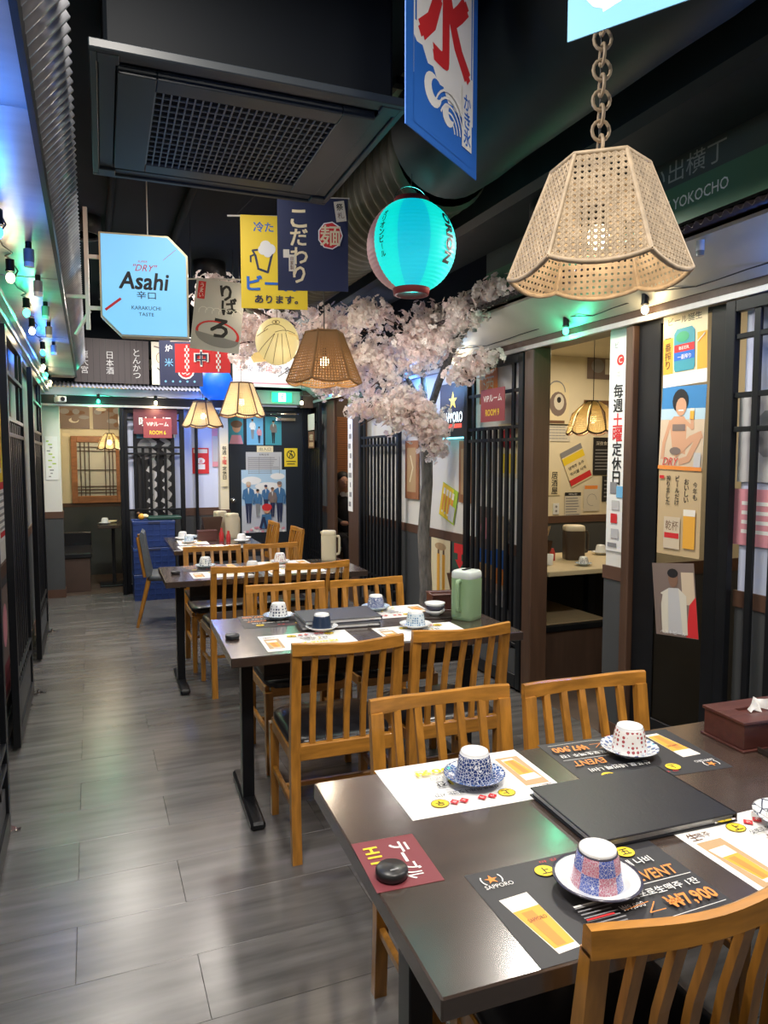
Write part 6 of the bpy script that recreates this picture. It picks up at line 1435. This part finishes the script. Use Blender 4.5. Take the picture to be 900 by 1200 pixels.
# ------------------------------------------------------------------ blossom tree
tree = thing('blossom_tree', 'artificial cherry blossom tree with a grey trunk beside the right-hand wall', 'tree', (2.42, 5.05, 0))
TB = Vector((2.42, 5.05, 0))
trunk_pts = [(0, 0, 0), (.01, 0, .5), (-.01, .01, .9), (.015, 0, 1.3), (.0, -.02, 1.62), (-.01, -.03, 1.85)]
ob('trunk', MB().tube(trunk_pts, .05, bark, 12, radii=[.060, .050, .047, .046, .048, .050]), tree)
rt_ = random.Random(11)
lobes = [  # centre, radii, number of clusters
    ((0.89, 5.47, 2.72), (0.16, .25, 0.12), 30), ((1.08, 5.39, 2.40), (0.17, .25, 0.20), 50), ((1.33, 5.45, 2.43), (0.19, .25, 0.26), 65),
    ((1.64, 5.06, 2.34), (0.22, .25, 0.27), 105), ((1.82, 4.76, 2.48), (0.18, .25, 0.12), 40), ((1.92, 4.83, 2.15), (0.25, .25, 0.23), 110), ((2.16, 4.63, 2.33), (0.20, .25, 0.22), 105),
    ((2.22, 4.40, 2.36), (0.16, .25, 0.16), 60), ((2.20, 4.00, 2.42), (0.10, .25, 0.10), 36), ((2.20, 3.72, 2.47), (0.07, .22, 0.06), 18), ((2.05, 4.67, 1.84), (0.22, .22, 0.15), 85), ((2.22, 4.59, 1.74), (0.14, .18, 0.13), 48),
    ((2.26, 4.58, 1.58), (0.07, .12, 0.09), 16), ((1.83, 4.87, 1.86), (0.11, .18, 0.06), 15), ((2.34, 4.30, 2.08), (0.10, .18, 0.10), 24), ((2.38, 4.05, 2.12), (0.05, .15, 0.07), 10), ((1.70, 5.12, 2.04), (0.19, .22, 0.08), 26)]
def flower_cluster(seed, mat, nf=8, R0=.044):
    r = random.Random(seed); mb = MB()
    for _ in range(nf):
        d = Vector((r.gauss(0, 1), r.gauss(0, 1), r.gauss(0, 1))).normalized(); c = d * R0 * (.6 + .4 * r.random()); u = d.orthogonal().normalized(); w = d.cross(u); ph = r.random() * 6
        s = .017 + .004 * r.random()
        for k in range(5):
            a = ph + 2 * PI * k / 5; e = u * math.cos(a) + w * math.sin(a); g = d.cross(e)
            mb.add([c, c + e * s * .65 + g * s * .42 + d * s * .30, c + e * s * 1.05 + d * s * .25, c + e * s * .65 - g * s * .42 + d * s * .30], [(0, 1, 2), (0, 2, 3)], mat)
        mb.add([c + d * .003, c + d * .008 + u * .003, c + d * .008 + w * .003], [(0, 1, 2)], P('stamen', (.75, .45, .25), .6))
    return mb
protos = [flower_cluster(k, petal if k % 3 else petal2) for k in range(8)]
pmesh = [q.mesh('blossom_cluster') for q in protos]
cl = []
for c_, r_, n_ in lobes:
    for _ in range(int(n_ * 1.45)):
        while True:
            q = Vector((rt_.uniform(-1, 1), rt_.uniform(-1, 1), rt_.uniform(-1, 1)))
            if q.length < 1: break
        q = q * (.55 + .45 * q.length)
        p_ = Vector((c_[0] + q.x * r_[0] * 1.05, c_[1] + q.y * r_[1], c_[2] + q.z * r_[2] * 1.05))
        if 2.29 < p_.x and p_.z > 2.30: p_.x = 2.27 - rt_.random() * .1
        if p_.z > 2.62 and p_.x > 1.2: p_.z = 2.60 - rt_.random() * .1
        cl.append(p_)
# small gaps: drop clusters falling into random holes
holes = [Vector((rt_.uniform(.8, 2.5), rt_.uniform(4.6, 5.5), rt_.uniform(1.8, 2.6))) for _ in range(26)]
cl = [p_ for p_ in cl if all((p_ - h_).length > .085 for h_ in holes)]
cl.sort(key=lambda p_: (p_ - Vector((0, 0, 1.5))).length)
rest = MB()
for i, p_ in enumerate(cl):
    ro = (rt_.random() * 6, rt_.random() * 6, rt_.random() * 6); sc_ = rt_.uniform(.9, 1.3); k = i % 8
    if i % 3 == 0 and i // 3 < 295:
        o = ob('blossom_cluster', pmesh[k], tree, p_ - TB, ro); o.scale = (sc_,) * 3
    else:
        M_ = Matrix.Translation(p_ - TB) @ Euler(ro).to_matrix().to_4x4() @ Matrix.Scale(sc_, 4); s_ = protos[k]; off = len(rest.v)
        rest.v += [tuple(M_ @ Vector(v)) for v in s_.v]; mm = [rest.m(m_) for m_ in s_.mats]
        rest.f += [[a + off for a in f] for f in s_.f]; rest.mi += [mm[a] for a in s_.mi]; rest.sm += s_.sm
ob('blossom', rest, tree, kind='stuff')
top_ = Vector((-.01, -.03, 1.85))
tw = MB()
for li, (c_, r_, n_) in enumerate(lobes):
    e_ = Vector(c_) - TB; mid = top_.lerp(e_, .5) + Vector((rt_.uniform(-.05, .05), rt_.uniform(-.05, .05), .10))
    if li in (0, 2, 3, 5, 6, 8, 9, 10, 11, 13): ob('branch', MB().tube([top_ - Vector((0, 0, .08)), top_.lerp(mid, .5), mid, mid.lerp(e_, .6), e_], .014, bark, 8, radii=[.028, .022, .017, .012, .006]), tree)
    for _ in range(8):
        q = Vector((rt_.gauss(0, .5) * r_[0], rt_.gauss(0, .5) * r_[1], rt_.gauss(0, .5) * r_[2])); st_ = mid.lerp(e_, rt_.random())
        tw.tube([st_, st_.lerp(e_ + q, .5) + Vector((0, 0, .02)), e_ + q], .0035, twig, 5)
ob('twigs', tw, tree, kind='stuff')
for (x, y, z, c_, w_) in ((1.85, 4.25, 2.12, (1, .93, .86), 3.6), (1.45, 4.6, 2.15, (1, .85, .66), 2.6), (1.95, 5.2, 2.2, (.85, .85, 1), 4.0), (1.0, 4.75, 2.50, (1, .80, .5), 1.0), (1.6, 5.6, 2.2, (1, .93, .9), 3.5), (2.25, 5.3, 2.0, (.4, .5, 1), 3.5)):
    light('blossom_light', 'POINT', (x, y, z), w_, c_, .03)
